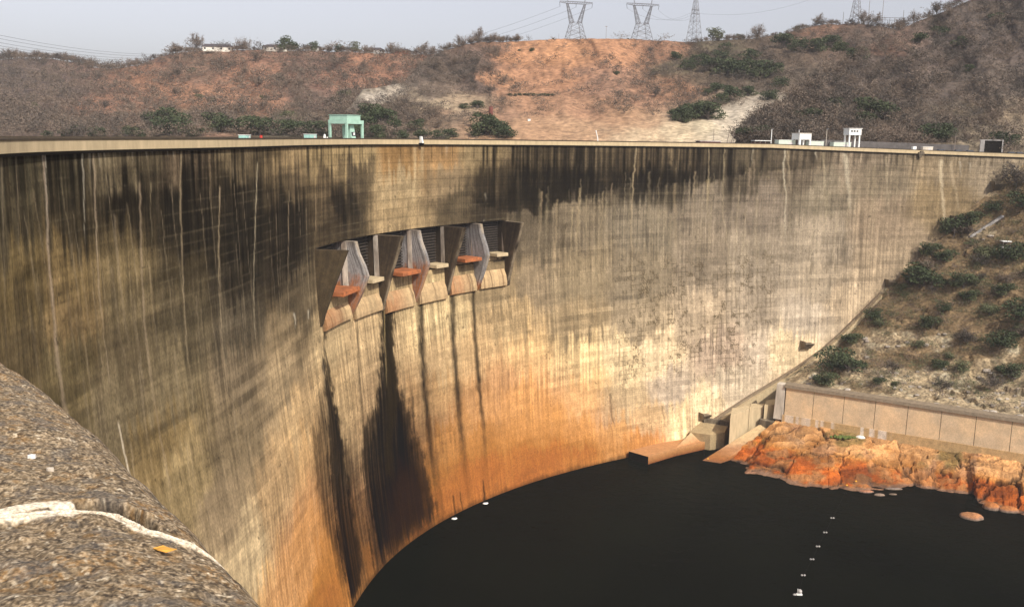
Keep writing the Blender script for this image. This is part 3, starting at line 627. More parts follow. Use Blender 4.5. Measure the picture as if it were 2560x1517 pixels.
# ------------------------------------------------------------------ water and buried structures
WZ = ZW
mesh_obj('tail_water', [(-400, -300, WZ), (700, -300, WZ), (700, 420, WZ), (-400, 420, WZ)], [(0, 1, 2, 3)], M['water'])['kind'] = 'structure'
ths = np.linspace(rad(208), rad(44), 60); A_ = face(ths, np.full(60, -1.), -12.6); B_ = face(ths, np.full(60, -1.), -200); A_[:, 2] = B_[:, 2] = -11.
mesh_obj('reservoir_water', np.stack([A_, B_], 1).reshape(-1, 3), grid_faces(60, 2), M['water'])['kind'] = 'structure'

def colored_prism(mb, name, m, parent, cf):
    V = np.array(mb.v); return mesh_obj(name, V, mb.f, m, parent, False, np.array([cf(v) for v in V]))
def orange(v):
    h = v[2]-ZW; a = lin([150, 66, 26]); b = lin([205, 130, 70]); c = lin([208, 178, 130])
    return alb(a+(b-a)*min(1, max(0, h/2.2)) if h < 2.2 else b+(c-b)*min(1, (h-2.2)/3), .78, .85, 1.)
def split_prism(mb, pts, z0, z1, n=5):
    """prism sliced horizontally so colour may change with level"""
    k = len(pts); zt = z1 if hasattr(z1, '__len__') else [z1]*k
    vs = []
    for j in range(n+1):
        for i, p in enumerate(pts): vs.append((p[0], p[1], z0+(zt[i]-z0)*j/n))
    fs = [tuple(range(k))[::-1], tuple(range(n*k, n*k+k))]
    for j in range(n):
        for i in range(k): a = j*k+i; b = j*k+(i+1) % k; fs.append((a, b, b+k, a+k))
    return mb.add(vs, fs)
def px(x, y, z): return at_z(x, y, z)
# left outlet block: low slab, ramp up, sloping landing
blk_ = empty('outlet_block', px(1640, 1130, ZW), 'orange stained concrete block stepping up from the water at the foot of the dam', 'concrete block')
def ch(o, parent):
    o.parent = parent; o.matrix_parent_inverse = Matrix.Translation(-Vector(parent.location)); return o
zt1 = ZW+2.6
mb = MB(); split_prism(mb, [px(*p, zt1)[:2] for p in ((1572, 1127), (1621, 1141), (1692, 1120), (1764, 1104), (1770, 1080), (1690, 1082), (1640, 1108))], ZW-1.5, zt1)
ch(colored_prism(mb, 'base_slab', M['painted'], None, orange), blk_)
q0, q1 = px(1572, 1127, zt1), px(1621, 1141, zt1); nn_ = np.array([-(q1-q0)[1], (q1-q0)[0], 0]); nn_ = nn_/np.linalg.norm(nn_); nn_ = nn_ if nn_[1] < 0 else -nn_
mb = MB(); mb.hexa([q0*[1, 1, 0]+[0, 0, ZW-1], q1*[1, 1, 0]+[0, 0, ZW-1], q1*[1, 1, 0]+nn_*.06+[0, 0, ZW-1], q0*[1, 1, 0]+nn_*.06+[0, 0, ZW-1]], [q0-[0, 0, .1], q1-[0, 0, .1], q1+nn_*.06-[0, 0, .1], q0+nn_*.06-[0, 0, .1]])
ch(mb.build('shaded_end_sheet', M['dark'], None), blk_)  # thin black sheet puts the shade of the block's left end into colour
mb = MB(); lo, hi = ZW+2.62, ZW+5.2
pts = [px(1690, 1118, lo), px(1765, 1098, lo), px(1812, 1088, lo+1.2), px(1806, 1078, hi), px(1776, 1086, hi), px(1728, 1080, hi)]
split_prism(mb, [p[:2] for p in pts], ZW-1, [p[2] for p in pts]); ch(colored_prism(mb, 'ramp_slab', M['painted'], None, orange), blk_)
mb = MB(); pts = [px(1724, 1079, ZW+5.3), px(1776, 1087, ZW+5.3), px(1812, 1080, ZW+5.6), px(1824, 1053, ZW+7.2), px(1762, 1046, ZW+8.2)]
split_prism(mb, [p[:2] for p in pts], ZW, [p[2] for p in pts]); ch(colored_prism(mb, 'landing', M['painted'], None, lambda v: lin([158, 138, 104])), blk_)
mb = MB(); pts = [px(1760, 1046, ZW+8.9), px(1826, 1054, ZW+8.0), px(1829, 1051, ZW+8.0), px(1763, 1043, ZW+8.9)]
mb.prism([p[:2] for p in pts], ZW+6, [p[2] for p in pts]); ch(mb.build('rim_wall', M['conc_brown'], None), blk_)
# sloping apron slab beside it
ap = empty('sloping_slab', px(1800, 1150, ZW), 'long sloping concrete slab running down into the water between the block and the rocks', 'concrete slab')
r0 = [px(1744, 1158, ZW-.6), px(1790, 1166, ZW-.6), px(1836, 1150, ZW-.6), px(1944, 1072, ZW+6.3), px(1935, 1060, ZW+7.4), px(1897, 1062, ZW+7.4)]
mb = MB(); n = 14; rows = []
for k in range(n+1):
    f = k/n; L_ = r0[0]*(1-f)+r0[5]*f; Mi = r0[1]*(1-f)+r0[4]*f; R_ = r0[2]*(1-f)+r0[3]*f; rows.append([L_-[0, 0, 3.], L_, Mi, R_, R_-[0, 0, 3.]])
V = np.array(rows); nz = fbm(V[..., 0]*.3, V[..., 2]*.4, 5)
tt = sm(0, 5.5, V[..., 2]-ZW+(nz-.5)*2); c = lin([178, 88, 38])*(1-tt[..., None])+lin([208, 172, 120])*tt[..., None]
wet = sm(.5, 0., V[..., 2]-ZW); c = c*(1-.6*wet[..., None])+lin([110, 84, 66])*.6*wet[..., None]; c *= (.8+.4*nz)[..., None]; c = alb(c, .78, .85, 1.)
ch(mesh_obj('slab', V.reshape(-1, 3), grid_faces(n+1, 5), M['painted'], None, False, c.reshape(-1, 3)), ap)
mb = MB(); pts = [px(1898, 1060, ZW+7.5), px(1934, 1068, ZW+7.5), px(1936, 1056, ZW+7.5), px(1905, 1046, ZW+7.5)]
mb.prism([p[:2] for p in pts], ZW+4, ZW+9.2); ch(bevel(mb.build('end_curb', M['conc_brown'], None), .05), ap)
# buttress walls
def block(px_pts, z0, z1, name, label, m, cat='concrete wall', coping=None):
    c = px(*px_pts[0], z1); e = empty(name, (c[0], c[1], z0), label, cat)
    b = MB(); P = [px(x, y, z1)[:2] for x, y in px_pts]; b.prism(P, z0, z1); ch(bevel(b.build('wall', m, None), .06), e)
    if coping:
        q = MB(); cen = sum(P)/len(P); P2 = [cen+(p-cen)*1.06 for p in P]; q.prism(P2, z1+.003, z1+.35); ch(q.build('coping', coping, None), e)
    return e
block([(1826, 1040), (1872, 1022), (1876, 1012), (1830, 1020)], ZW+1, ZW+13.0, 'buttress_wall', 'low tan wall with a dark left end joining the landing to the slab', M['conc'])
block([(1874, 1018), (1908, 1016), (1912, 1008), (1878, 1008)], ZW+1, ZW+13.2, 'buttress_wall', 'narrow tan buttress between the low wall and the square block', M['conc'])
block([(1911, 1013), (1944, 1010), (1954, 994), (1916, 1000)], ZW+4, ZW+14.0, 'buttress_block', 'square tan concrete block at the left foot of the panelled wall', M['conc'], 'concrete block')

# ------------------------------------------------------------------ panelled training wall
WB = ZW+9.0
def wpt(x, y, z): return px(x, y, z)
w0 = px(1962, 1034, WB+3.); w1 = px(2560, 1132, WB+3.)
wd_ = (w1-w0)[:2]; Lw = np.linalg.norm(wd_); wt_ = wd_/Lw; wn = np.array([wt_[1], -wt_[0]]); wn = wn if wn@np.array([0, -1]) > 0 else -wn
# top level from the photograph's left end
top0 = ray(1952, 955); k_ = None
zt_w = float((ray(1955, 962)*((w0[1]+1.0)/ray(1955, 962)[1]))[2])
LW = Lw*1.9
tw = empty('training_wall', (w0[0], w0[1], WB), 'long panelled tan concrete retaining wall above the orange rocks, dark coping on top', 'retaining wall')
def W3(u, w, z): return np.array([w0[0]+wt_[0]*u+wn[0]*w, w0[1]+wt_[1]*u+wn[1]*w, z])
pw = Lw/7.35; u = -1.2; k = 0
pm = mat('panel_concrete', (.72, .51, .30), var=.16, scale=.35, bump=.15, rough=.9, micro=(3, .1), col2=(.62, .46, .29))
mb = MB()
us = [0.] + [pw*(.95+i) for i in range(0, 14)]
for a, b in zip(us[:-1], us[1:]):
    g_ = .09
    mb.hexa([W3(a+g_, 1.0, WB+3), W3(b-g_, 1.0, WB+3), W3(b-g_, -1, WB+3), W3(a+g_, -1, WB+3)], [W3(a+g_, .35, zt_w-.5), W3(b-g_, .35, zt_w-.5), W3(b-g_, -1, zt_w-.5), W3(a+g_, -1, zt_w-.5)])
ch(mb.build('wall_panels', pm, None), tw)
mb = MB(); mb.hexa([W3(-.2, .85, WB+2.7), W3(us[-1], .85, WB+2.7), W3(us[-1], -1.5, WB+2.7), W3(-.2, -1.5, WB+2.7)], [W3(-.2, .2, zt_w-.6), W3(us[-1], .2, zt_w-.6), W3(us[-1], -1.5, zt_w-.6), W3(-.2, -1.5, zt_w-.6)])
ch(mb.build('joint_backing', M['conc_brown'], None), tw)
mb = MB(); mb.hexa([W3(-.4, .9, zt_w-.497), W3(us[-1], .9, zt_w-.497), W3(us[-1], -2.2, zt_w-.497), W3(-.4, -2.2, zt_w-.497)], [W3(-.4, .6, zt_w+.5), W3(us[-1], .6, zt_w+.5), W3(us[-1], -2.2, zt_w+.9), W3(-.4, -2.2, zt_w+.9)])
ch(mb.build('coping', M['coping'], None), tw)
nu = 400; uu = np.linspace(-.6, us[-1], nu); V = np.array([[W3(a, 1.25, z) for z in (WB-3.5, WB-1, WB+1, WB+2.2, WB+2.95)]+[W3(a, .9, WB+2.96)] for a in uu])
U = np.repeat(uu[:, None], 6, 1); sc_ = Lw/598.
def ub(a, b): return sm((a-1962)*sc_-.6, (a-1962)*sc_+.6, U)*sm((b-1962)*sc_+.6, (b-1962)*sc_-.6, U)
c = lin([190, 158, 112])*(.85+.3*fbm(U*1.2, V[..., 2]*.2, 5))[..., None]
ww = (ub(1935, 2100)*.8+ub(2165, 2252)*1.)*sm(.35, .6, vn(U*1.1, U*0, 8)); c = c*(1-.75*ww[..., None])+lin([225, 214, 200])*.75*ww[..., None]
ch(mesh_obj('footing', V.reshape(-1, 3), grid_faces(nu, 6), M['painted'], None, False, c.reshape(-1, 3)), tw)
# end cap pier joining dam and wall
mb = MB(); mb.hexa([W3(-3.6, 1.2, WB+1), W3(-.25, 1.2, WB+1), W3(-.25, -2.5, WB+1), W3(-3.6, -2.5, WB+1)], [W3(-3.2, .3, zt_w+.4), W3(-.42, .3, zt_w+.4), W3(-.42, -2.5, zt_w+.4), W3(-3.2, -2.5, zt_w+.4)])
ch(bevel(mb.build('end_pier', M['conc_pale'], None), .1), tw)

# ------------------------------------------------------------------ rock shelf between wall and water
edge_px = [(1826, 1150), (1846, 1164), (1868, 1186), (1930, 1200), (1990, 1214), (2050, 1222), (2110, 1224), (2200, 1228), (2290, 1219), (2350, 1232), (2430, 1235), (2458, 1262), (2500, 1276), (2560, 1292), (2640, 1312)]
wl = np.array([px(x, y, ZW-.2) for x, y in edge_px]); nu, nv = 420, 110
tp = np.linspace(0, 1, len(wl)); tq = np.linspace(0, 1, nu)
lowp = np.stack([np.interp(tq, tp, wl[:, i]) for i in range(3)], 1); lowp[:, 1] += (fbm(tq*22, tq*0, 71)-.5)*6; lowp[:, 0] += (fbm(tq*30, tq*0, 72)-.5)*4
topx = np.interp(tq, tp, [1940, 1948, 1956, 1978, 2010, 2065, 2115, 2200, 2290, 2350, 2420, 2450, 2500, 2565, 2650])
topP = np.array([W3((a-1962)*sc_*1.0, 1.0, WB+.8) for a in topx])
v = np.linspace(-.25, 1.12, nv)
RK_ = lowp[:, None]*(1-v[None, :, None])+topP[:, None]*v[None, :, None]
vv = np.repeat(v[None], nu, 0); zc = np.where(vv < 0, ZW-.2+vv*9, ZW-.2+(WB+.8-ZW+.2)*(np.clip(vv, 0, 1)**1.15))
X, Y = RK_[..., 0], RK_[..., 1]
wa, wb_ = X+(fbm(X*.15, Y*.15, 2)-.5)*8, Y+(fbm(X*.15, Y*.15, 12)-.5)*8
h1, d1 = cells(wa*.06, wb_*.13, 3); h2, d2 = cells(wa*.17+3, wb_*.36, 5); h3, d3 = cells(wa*.8, wb_*1.1, 8)
amp = sm(-.02, .22, vv)*sm(1.12, .9, vv)
disp = (h1-.5)*1.7+(h2-.5)*.45+(h3-.5)*.12-sm(.08, 0, d1)*1.1-sm(.06, 0, d2)*.3
zq = (zc-ZW)/1.5+(fbm(X*.06, Y*.06, 44)-.5)*2.4; fr = zq-np.floor(zq); zter = zc+(np.floor(zq)+sm(.45, 1., fr)-zq)*1.5*.5
RK_[..., 2] = zc+(zter-zc)*amp+disp*amp*.62 + (fbm(X*.7, Y*.7, 4)-.5)*.5*sm(-.1, .1, vv)
# step terrace look
hgt = RK_[..., 2]-ZW; nn = fbm(X*.12, Y*.12, 31); n2 = fbm(X*.6, Y*.6, 33)
t_ = sm(2.6, 7.4, hgt+(nn-.5)*6); base = lin([196, 88, 36])*(1-t_[..., None])+lin([208, 152, 100])*t_[..., None]
rd = sm(.55, .7, fbm(X*.2, Y*.3, 35)); base = base*(1-rd[..., None]*.4)+lin([156, 62, 24])*rd[..., None]*.4
gy = sm(.55, .7, fbm(X*.15, Y*.15, 37)); base = base*(1-.4*gy[..., None])+lin([150, 128, 104])*.4*gy[..., None]
gl = sm(.75, .25, hgt+(n2-.5)*.6); base = base*(1-.85*gl[..., None])+lin([128, 104, 84])*.85*gl[..., None]
ck = np.maximum(sm(.07, 0, d1), sm(.05, 0, d2)*.6); base = base*(1-.65*ck[..., None])
al = sm(.6, .7, fbm(X*.11+5, Y*.11, 39))*sm(3, 6, hgt); base = base*(1-.6*al[..., None])+lin([96, 96, 44])*.6*al[..., None]
base *= (.70+.45*n2+.35*(h2-.5)+.3*(h1-.5))[..., None]
mesh_obj('rock_shelf', RK_.reshape(-1, 3), grid_faces(nu, nv), M['rock'], None, False, alb(base, .78, 1.0, 1.1).reshape(-1, 3))['kind'] = 'structure'
def boulder(x, y, rx, ry, rz, label, cols, seed, zoff=0., cat='rock', group=None, name='boulder'):
    c = px(x, y, ZW+zoff); n, m = 26, 14
    a = np.linspace(0, 2*math.pi, n+1)[:-1]; t = np.linspace(.02, math.pi*.98, m); A, T = np.meshgrid(a, t, indexing='ij')
    r = .8+.45*fbm(np.cos(A)*1.5+seed, np.sin(A)*1.5+T, seed)
    hx = np.cos(A)*np.sin(T)*rx*r; hy = np.sin(A)*np.sin(T)*ry*r; hz = np.cos(T)*rz*r
    V = np.stack([hx, hy, hz], -1).reshape(-1, 3); f = []
    for i in range(n):
        for j in range(m-1): f.append((i*m+j, i*m+j+1, ((i+1) % n)*m+j+1, ((i+1) % n)*m+j))
    f.append(tuple(i*m for i in range(n))); f.append(tuple(i*m+m-1 for i in range(n))[::-1])
    w = sm(.2*rz, .75*rz, V[:, 2]); C = lin(cols[0])[None]*(1-w[:, None])+lin(cols[1])[None]*w[:, None]; C = C*(.8+.4*fbm(V[:, 0], V[:, 1], seed+2))[:, None]
    o = mesh_obj(name, V, f, M['rock'], None, True, alb(C, .78, .85, 1.)); o.location = c; return tag(o, label, cat, group)
G_, O_ = [128, 106, 88], [206, 104, 52]
boulder(2427, 1292, 3.0, 2.6, 1.1, 'lone rounded boulder sitting apart in the water, grey rim and orange crown', (G_, [196, 120, 76]), 3)
boulder(2478, 1270, 2.4, 2.0, 1.6, 'orange rounded boulder just off the tip of the rock shelf, left of a matching pair', (G_, O_), 5)
boulder(2522, 1276, 2.8, 1.8, 1.3, 'orange rounded boulder with a grey foot, right of a matching pair off the shelf', (G_, O_), 8)
boulder(2166, 1229, 2.2, 1.0, .5, 'low pinkish boulder barely above the water in front of the shelf', ([140, 112, 96], [186, 112, 84]), 9)
boulder(2198, 1237, 1.5, .9, .45, 'small grey flat boulder next to the low pinkish one', (G_, [150, 124, 104]), 12)
boulder(2235, 1222, 2.6, .8, .4, 'long flat grey rock at the edge of the shelf', (G_, [140, 120, 108]), 14)
boulder(2232, 1235, 1.2, .6, .3, 'tiny grey rock awash below the long flat one', (G_, G_), 16)
tag(boulder(2150, 1095, 1.6, 1.1, .9, '', ([226, 218, 204], [240, 234, 222]), 21, zoff=8.6, name='white_rock'), 'smooth white painted rock at the foot of the panelled wall', 'rock')
for k, (x, y) in enumerate(((2117, 1213), (2140, 1203), (2058, 1188), (2262, 1187), (1770, 1147), (2420, 1210))):
    c = px(x, y, ZW+1.2); b = MB()
    [b.ball((math.cos(q)*.13, math.sin(q*1.7)*.12, .1+.05*math.sin(q*3)), .2, 6, 4) for q in range(6)]
    o = b.build('yellow_plant', M['bloom']); o.location = c; tag(o, 'small bright yellow tuft clinging to the orange rocks', 'plant', 'yellow tufts on the rocks')
c = px(2118, 1093, ZW+8.6); b = MB()
for q in range(60): b.ball((rng.normal()*2.0, rng.normal()*.7, rng.random()*.3), (.5, .5, .35), 6, 4)
o = b.build('algae_patch', M['algae']); o.location = c; tag(o, 'patch of green growth at the foot of the panelled wall beside the white rock', 'ground cover', kind='stuff')

# ------------------------------------------------------------------ floats in the water
def floatpair(x, y, label, dark=False):
    c = px(x, y, ZW); e = empty('buoy', c, label, 'buoy', 'line of small double floats')
    for s in (-1, 1):
        b = MB(); b.ball((s*.32, 0, .12), (.27, .27, .24), 10, 6); o = b.build('float', M['conc_grey'] if not dark else M['dark'], e, True)
    b = MB(); b.box((0, 0, .1), (.4, .12, .08)); b.build('link_bar', M['dark'], e)
for (x, y, l) in ((2081, 1295, 'double float at the far end of the buoy line, nearest the dark float'), (2063, 1331, 'double float second from the far end of the buoy line'), (2045, 1366, 'middle double float of the buoy line'),
                  (2030, 1398, 'double float second from the near end of the buoy line'), (2008, 1438, 'double float next to the white raft')): floatpair(x, y, l)
floatpair(2112, 1233, 'dark float alone by the rock shelf, beyond the line of pale ones', True)
c = px(1998, 1486, ZW); e = empty('raft', c, 'small white instrument raft with a domed tank at the near end of the buoy line', 'raft')
b = MB(); b.box((0, 0, .02), (1.3, .8, .28)); bevel(b.build('deck', M['white'], e), .06)
b = MB(); b.ball((.1, .1, .85), (.55, .5, .5), 12, 7); b.build('tank', M['conc_grey'], e, True)
b = MB(); b.tube((-.4, 0, .3), (-.4, 0, 1.35), .05); b.ball((-.4, 0, 1.4), .1); b.build('mast', M['white'], e)
b = MB(); b.ball((-1.1, -.2, .15), (.45, .3, .25), 10, 5); b.build('float', M['conc_grey'], e, True)
b = MB(); pp = [px(x, y, ZW+.03) for x, y in ((1999, 1478), (2008, 1438), (2030, 1398), (2045, 1366), (2063, 1331), (2081, 1295), (2112, 1233))]
for a, q in zip(pp[:-1], pp[1:]): b.tube(a, q, .03, k=4)
tag(b.build('mooring_line', M['dark']), 'thin dark line joining the floats to the raft', 'rope')
for x, y, l in ((1213, 1258, 'white marker float at the waterline below the right dark stripe'), (1135, 1296, 'white marker float at the waterline below the two short dark stripes'), (882, 1500, 'small white float where the dam face leaves the water at the bottom of the view')):
    c = px(x, y+1, ZW); b = MB(); b.ball((0, 0, .1), (.75, .4, .3), 10, 6); b.ball((.5, .2, .15), (.4, .3, .25), 8, 5); o = b.build('marker_float', M['white'], None, True); o.location = c; tag(o, l, 'float')

# ------------------------------------------------------------------ right bank hillside below the crest
con = np.array(CT3[5:]); zdir = np.array([wt_[0], wt_[1]])
# start: joins behind the wall top
start = W3(-3, -2.0, zt_w+.2); con = np.concatenate([[start], con[1:]])
cl = np.concatenate([[0], np.cumsum(np.linalg.norm(np.diff(con, axis=0), axis=1))]); nv = 300; nu = 330
cv = np.linspace(0, cl[-1], nv); CL = np.stack([np.interp(cv, cl, con[:, i]) for i in range(3)], 1)
du = np.linspace(.4, 200, nu); G = CL[None]+np.array([wt_[0], wt_[1], 0])[None, None]*du[:, None, None]
fv = (cv/cl[-1])[None, :]; G[..., :2] += (wn*-1)[None, None]*0
X, Y = G[..., 0].copy(), G[..., 1].copy()
vlen = cv[None]+0*X; ulen = du[:, None]+0*X
h1, d1 = cells(ulen*.07, vlen*.09, 13); h2, d2 = cells(ulen*.3, vlen*.34, 15)
edgew = sm(0, 10, vlen)*sm(0, 8, ulen)
G[..., 2] += edgew*((fbm(ulen*.03, vlen*.03, 6)-.5)*9+(h1-.5)*2.2+(h2-.5)*1.4*sm(.4, .6, fbm(ulen*.06, vlen*.06, 18))+(fbm(ulen*.4, vlen*.4, 19)-.5)*1.3)
G[..., 2] -= sm(5, 1.2, ulen)*1.2
ee_ = fbm(ulen*.05, vlen*.06, 20); rocky = sm(.50, .62, fbm(ulen*.07+9, vlen*.09, 21)*.8+.25*sm(60, 10, vlen)); n2 = fbm(ulen*.5, vlen*.5, 22)
c = lin([136, 112, 84])[None, None]*(1-ee_[..., None])+lin([112, 94, 68])*ee_[..., None]
c = c*(1-rocky[..., None]*.75)+lin([176, 156, 128])*rocky[..., None]*.75
wh = rocky*sm(.6, .72, n2); c = c*(1-wh[..., None])+lin([184, 170, 146])*wh[..., None]
ok = sm(.1, 0, d2)*rocky; c = c*(1-.6*ok[..., None]); c *= (.65+.7*fbm(ulen*1.3, vlen*1.3, 23))[..., None]
bank = mesh_obj('right_bank', G.reshape(-1, 3), grid_faces(nu, nv), M['bank'], None, False, alb(c*np.array([1., .96, .86]), .90, .9, 1.05).reshape(-1, 3)); bank['kind'] = 'structure'
def bank_pt(x, y):
    Xp, Yp, D = proj(G.reshape(-1, 3)); k = np.argmin((Xp-x)**2+(Yp-y)**2+np.where(D < 0, 1e9, 0)); return G.reshape(-1, 3)[k]

# ------------------------------------------------------------------ hills
class Hill:
    def __init__(s, name, sil, base, d0, d1, ctrl, nu=420, nt=90, amp=16, seed=0, pw=1.0):
        s.sil = np.array(sil, float); s.base = np.array(base, float); s.d0 = d0; s.d1 = d1; s.amp = amp; s.seed = seed; s.pw = pw
        x = np.linspace(s.sil[0, 0], s.sil[-1, 0], nu); t = np.linspace(-.25, 1, nt)
        X, T = np.meshgrid(x, t, indexing='ij'); P = s.pt(X, T)
        # back slope behind the ridge
        r = P[:, -1]; bk = [r+np.array([0, 1, 0])*d*1.0-[0, 0, d*.5] for d in (12, 60)]
        P = np.concatenate([P, np.stack(bk, 1)], 1)
        PX, PY, _ = proj(P); c = idw([q[:2] for q in ctrl], lin([q[2:] for q in ctrl]), PX+(fbm(X[:, :1]*.01+T[0].repeat(1)[None].mean()*0, PX*0+1, seed)-.5)*0+(fbm(PX*.02, PY*.04, seed+2)-.5)*90, PY+(fbm(PX*.02, PY*.05, seed+5)-.5)*30, 60., 26., 2.2)
        c = c*(.72+.56*fbm(PX*.05, PY*.12, seed+7))[..., None]*(.8+.4*fbm(PX*.3, PY*.5, seed+8, 2))[..., None]
        s.o = mesh_obj(name, P.reshape(-1, 3), grid_faces(nu, nt+2), M['soil'], None, True, alb(c*np.array([1.03, .97, .95]), .76, .78, 1.0).reshape(-1, 3)); s.o['kind'] = 'structure'
    def ys(s, X): 
        n = (fbm(X*.03, X*0, s.seed+40)-.5)*6
        return np.interp(X, s.sil[:, 0], s.sil[:, 1])+n, np.interp(X, s.base[:, 0], s.base[:, 1])
    def pt(s, X, T):
        a, b = s.ys(X); y = b+(a-b)*T
        D0 = np.interp(X, s.base[:, 0], s.d0) if hasattr(s.d0, '__len__') else s.d0; D1 = np.interp(X, s.sil[:, 0], s.d1) if hasattr(s.d1, '__len__') else s.d1
        Tc = np.clip(T, 0, 1); d = D0+(D1-D0)*Tc**s.pw + (fbm(X*.012+T*.8, T*2.6+X*.006, s.seed)-.5)*s.amp*2.2*(.3+Tc)+(fbm(X*.03, T*9, s.seed+3)-.5)*s.amp*.5
        d = np.where(T < 0, D0+T*40, d); return at_d(X, y, d)
    def at(s, x, y):
        a, b = s.ys(np.array([float(x)])); T = (y-b[0])/(a[0]-b[0]); return s.pt(np.array([float(x)]), np.array([T]))[0]
left = Hill('left_hill', [(-260, 150), (0, 150), (60, 146), (130, 148), (200, 158), (240, 170), (290, 172), (350, 164), (400, 142), (450, 130), (520, 126), (700, 126), (860, 130), (940, 132), (1010, 135), (1080, 136), (1160, 150), (1300, 200)],
            [(-260, 350), (1300, 350)], [430, 470], [760, 780, 780, 780, 760, 740, 730, 720, 700, 690, 680, 680, 680, 680, 680, 680, 660, 640],
            [(30, 200, 112, 96, 88), (150, 230, 112, 94, 86), (80, 300, 122, 100, 88), (230, 265, 170, 116, 84), (300, 240, 160, 112, 82), (200, 320, 118, 98, 80), (380, 220, 176, 120, 84), (500, 180, 140, 106, 82), (500, 240, 182, 126, 88), (600, 200, 168, 116, 84),
             (650, 260, 172, 120, 86), (560, 300, 128, 108, 84), (800, 160, 140, 104, 84), (850, 190, 162, 112, 84), (780, 240, 130, 102, 86), (950, 160, 172, 116, 84), (950, 200, 168, 114, 84), (1010, 160, 160, 114, 86), (700, 310, 100, 96, 70), (900, 330, 96, 88, 68), (450, 310, 110, 100, 74), (520, 325, 160, 120, 92)], seed=11, nu=460)
mid = Hill('middle_hill', [(840, 300), (880, 262), (905, 226), (960, 218), (1010, 205), (1040, 175), (1060, 150), (1110, 128), (1150, 114), (1200, 104), (1290, 104), (1380, 97), (1450, 99), (1520, 96), (1600, 98), (1700, 106), (1800, 100), (1880, 96), (1960, 86), (2000, 74), (2040, 64), (2100, 60), (2160, 60), (2230, 70), (2330, 74), (2500, 80)],
           [(840, 362), (2500, 362)], [425, 425], [500, 505, 510, 520, 540, 560, 580, 600, 610, 620, 630, 640, 640, 640, 650, 650, 650, 650, 650, 650, 650, 650, 650, 650, 650, 650],
           [(900, 320, 92, 84, 64), (930, 240, 176, 164, 146), (905, 258, 168, 156, 138), (970, 225, 168, 154, 134), (960, 275, 104, 94, 74), (1000, 245, 124, 108, 88), (1040, 240, 156, 138, 112), (1110, 262, 178, 156, 122), (1150, 260, 176, 150, 116), (1080, 228, 116, 98, 82), (1130, 290, 130, 108, 84), (850, 300, 92, 84, 64), (880, 235, 110, 100, 84), (1100, 285, 150, 120, 90), (1000, 290, 118, 98, 80), (1050, 190, 104, 88, 76), (1130, 170, 100, 84, 72), (1200, 150, 112, 90, 76), (1180, 210, 108, 88, 76),
            (1300, 140, 188, 128, 82), (1250, 200, 186, 130, 86), (1400, 140, 196, 134, 84), (1400, 200, 182, 126, 84), (1550, 130, 188, 128, 84), (1500, 200, 160, 118, 88), (1650, 130, 160, 112, 78), (1350, 250, 176, 128, 88), (1250, 290, 160, 120, 88), (1480, 270, 172, 126, 88), (1600, 250, 160, 116, 84),
            (1700, 230, 176, 124, 84), (1250, 330, 182, 140, 98), (1350, 330, 186, 142, 98), (1450, 322, 190, 148, 104), (1600, 316, 190, 150, 108), (1600, 340, 204, 176, 134), (1700, 335, 212, 188, 146), (1850, 330, 206, 190, 162), (1820, 305, 200, 184, 158), (1850, 290, 196, 182, 158), (1890, 275, 184, 170, 148), (1925, 262, 170, 156, 136), (1770, 318, 206, 188, 150), (1560, 295, 180, 136, 94), (1750, 280, 140, 112, 84), (1700, 160, 104, 92, 66), (1800, 130, 98, 88, 64), (1850, 180, 94, 86, 66), (1780, 200, 108, 90, 68), (1950, 120, 112, 92, 72), (2050, 80, 130, 94, 70), (2100, 100, 110, 88, 72), (1950, 200, 112, 96, 78), (2200, 100, 108, 88, 74)], seed=23, nu=520)
righth = Hill('right_hill', [(1840, 352), (1870, 322), (1900, 298), (1960, 262), (2000, 225), (2050, 190), (2110, 150), (2170, 115), (2230, 84), (2290, 56), (2330, 40), (2380, 20), (2440, -5), (2560, -50), (2760, -110)],
              [(1840, 366), (2300, 372), (2450, 386), (2560, 402), (2760, 440)], [372, 372, 366, 360, 340], [385, 395, 405, 430, 450, 470, 490, 505, 520, 530, 540, 545, 550, 555, 560],
              [(1880, 340, 84, 78, 56), (2000, 320, 92, 80, 62), (2000, 260, 100, 88, 76), (2100, 200, 106, 92, 82), (2200, 160, 102, 88, 80), (2400, 100, 98, 84, 76), (2500, 50, 92, 80, 72), (2300, 140, 108, 92, 82), (2200, 250, 92, 80, 70), (2350, 220, 102, 88, 78), (2500, 200, 104, 90, 78), (2150, 310, 88, 76, 60),
               (2200, 335, 120, 100, 82), (2300, 300, 92, 80, 66), (2400, 300, 112, 98, 76), (2500, 300, 134, 116, 90), (2480, 330, 150, 134, 106), (2540, 340, 150, 134, 108), (2240, 130, 134, 100, 78), (2550, 120, 100, 86, 78), (2600, 300, 130, 112, 90)], seed=37, nu=360)
# far ground sheet that carries everything out to the horizon
fg = MB(); n = 80
V = [(0, 0, -120.)]
mesh_obj('ground', [(-4000, 880, -12), (4000, 880, -12), (4000, 7000, -12), (-4000, 7000, -12)], [(0, 1, 2, 3)], mat('far_ground', (.22, .17, .13), var=.3, scale=.01))['kind'] = 'structure'
mesh_obj('river_bed', [(-3000, -2000, -115), (3000, -2000, -115), (3000, 870, -115), (-3000, 870, -115)], [(0, 1, 2, 3)], mat('bed', (.14, .11, .09), var=.3, scale=.01))['kind'] = 'structure'

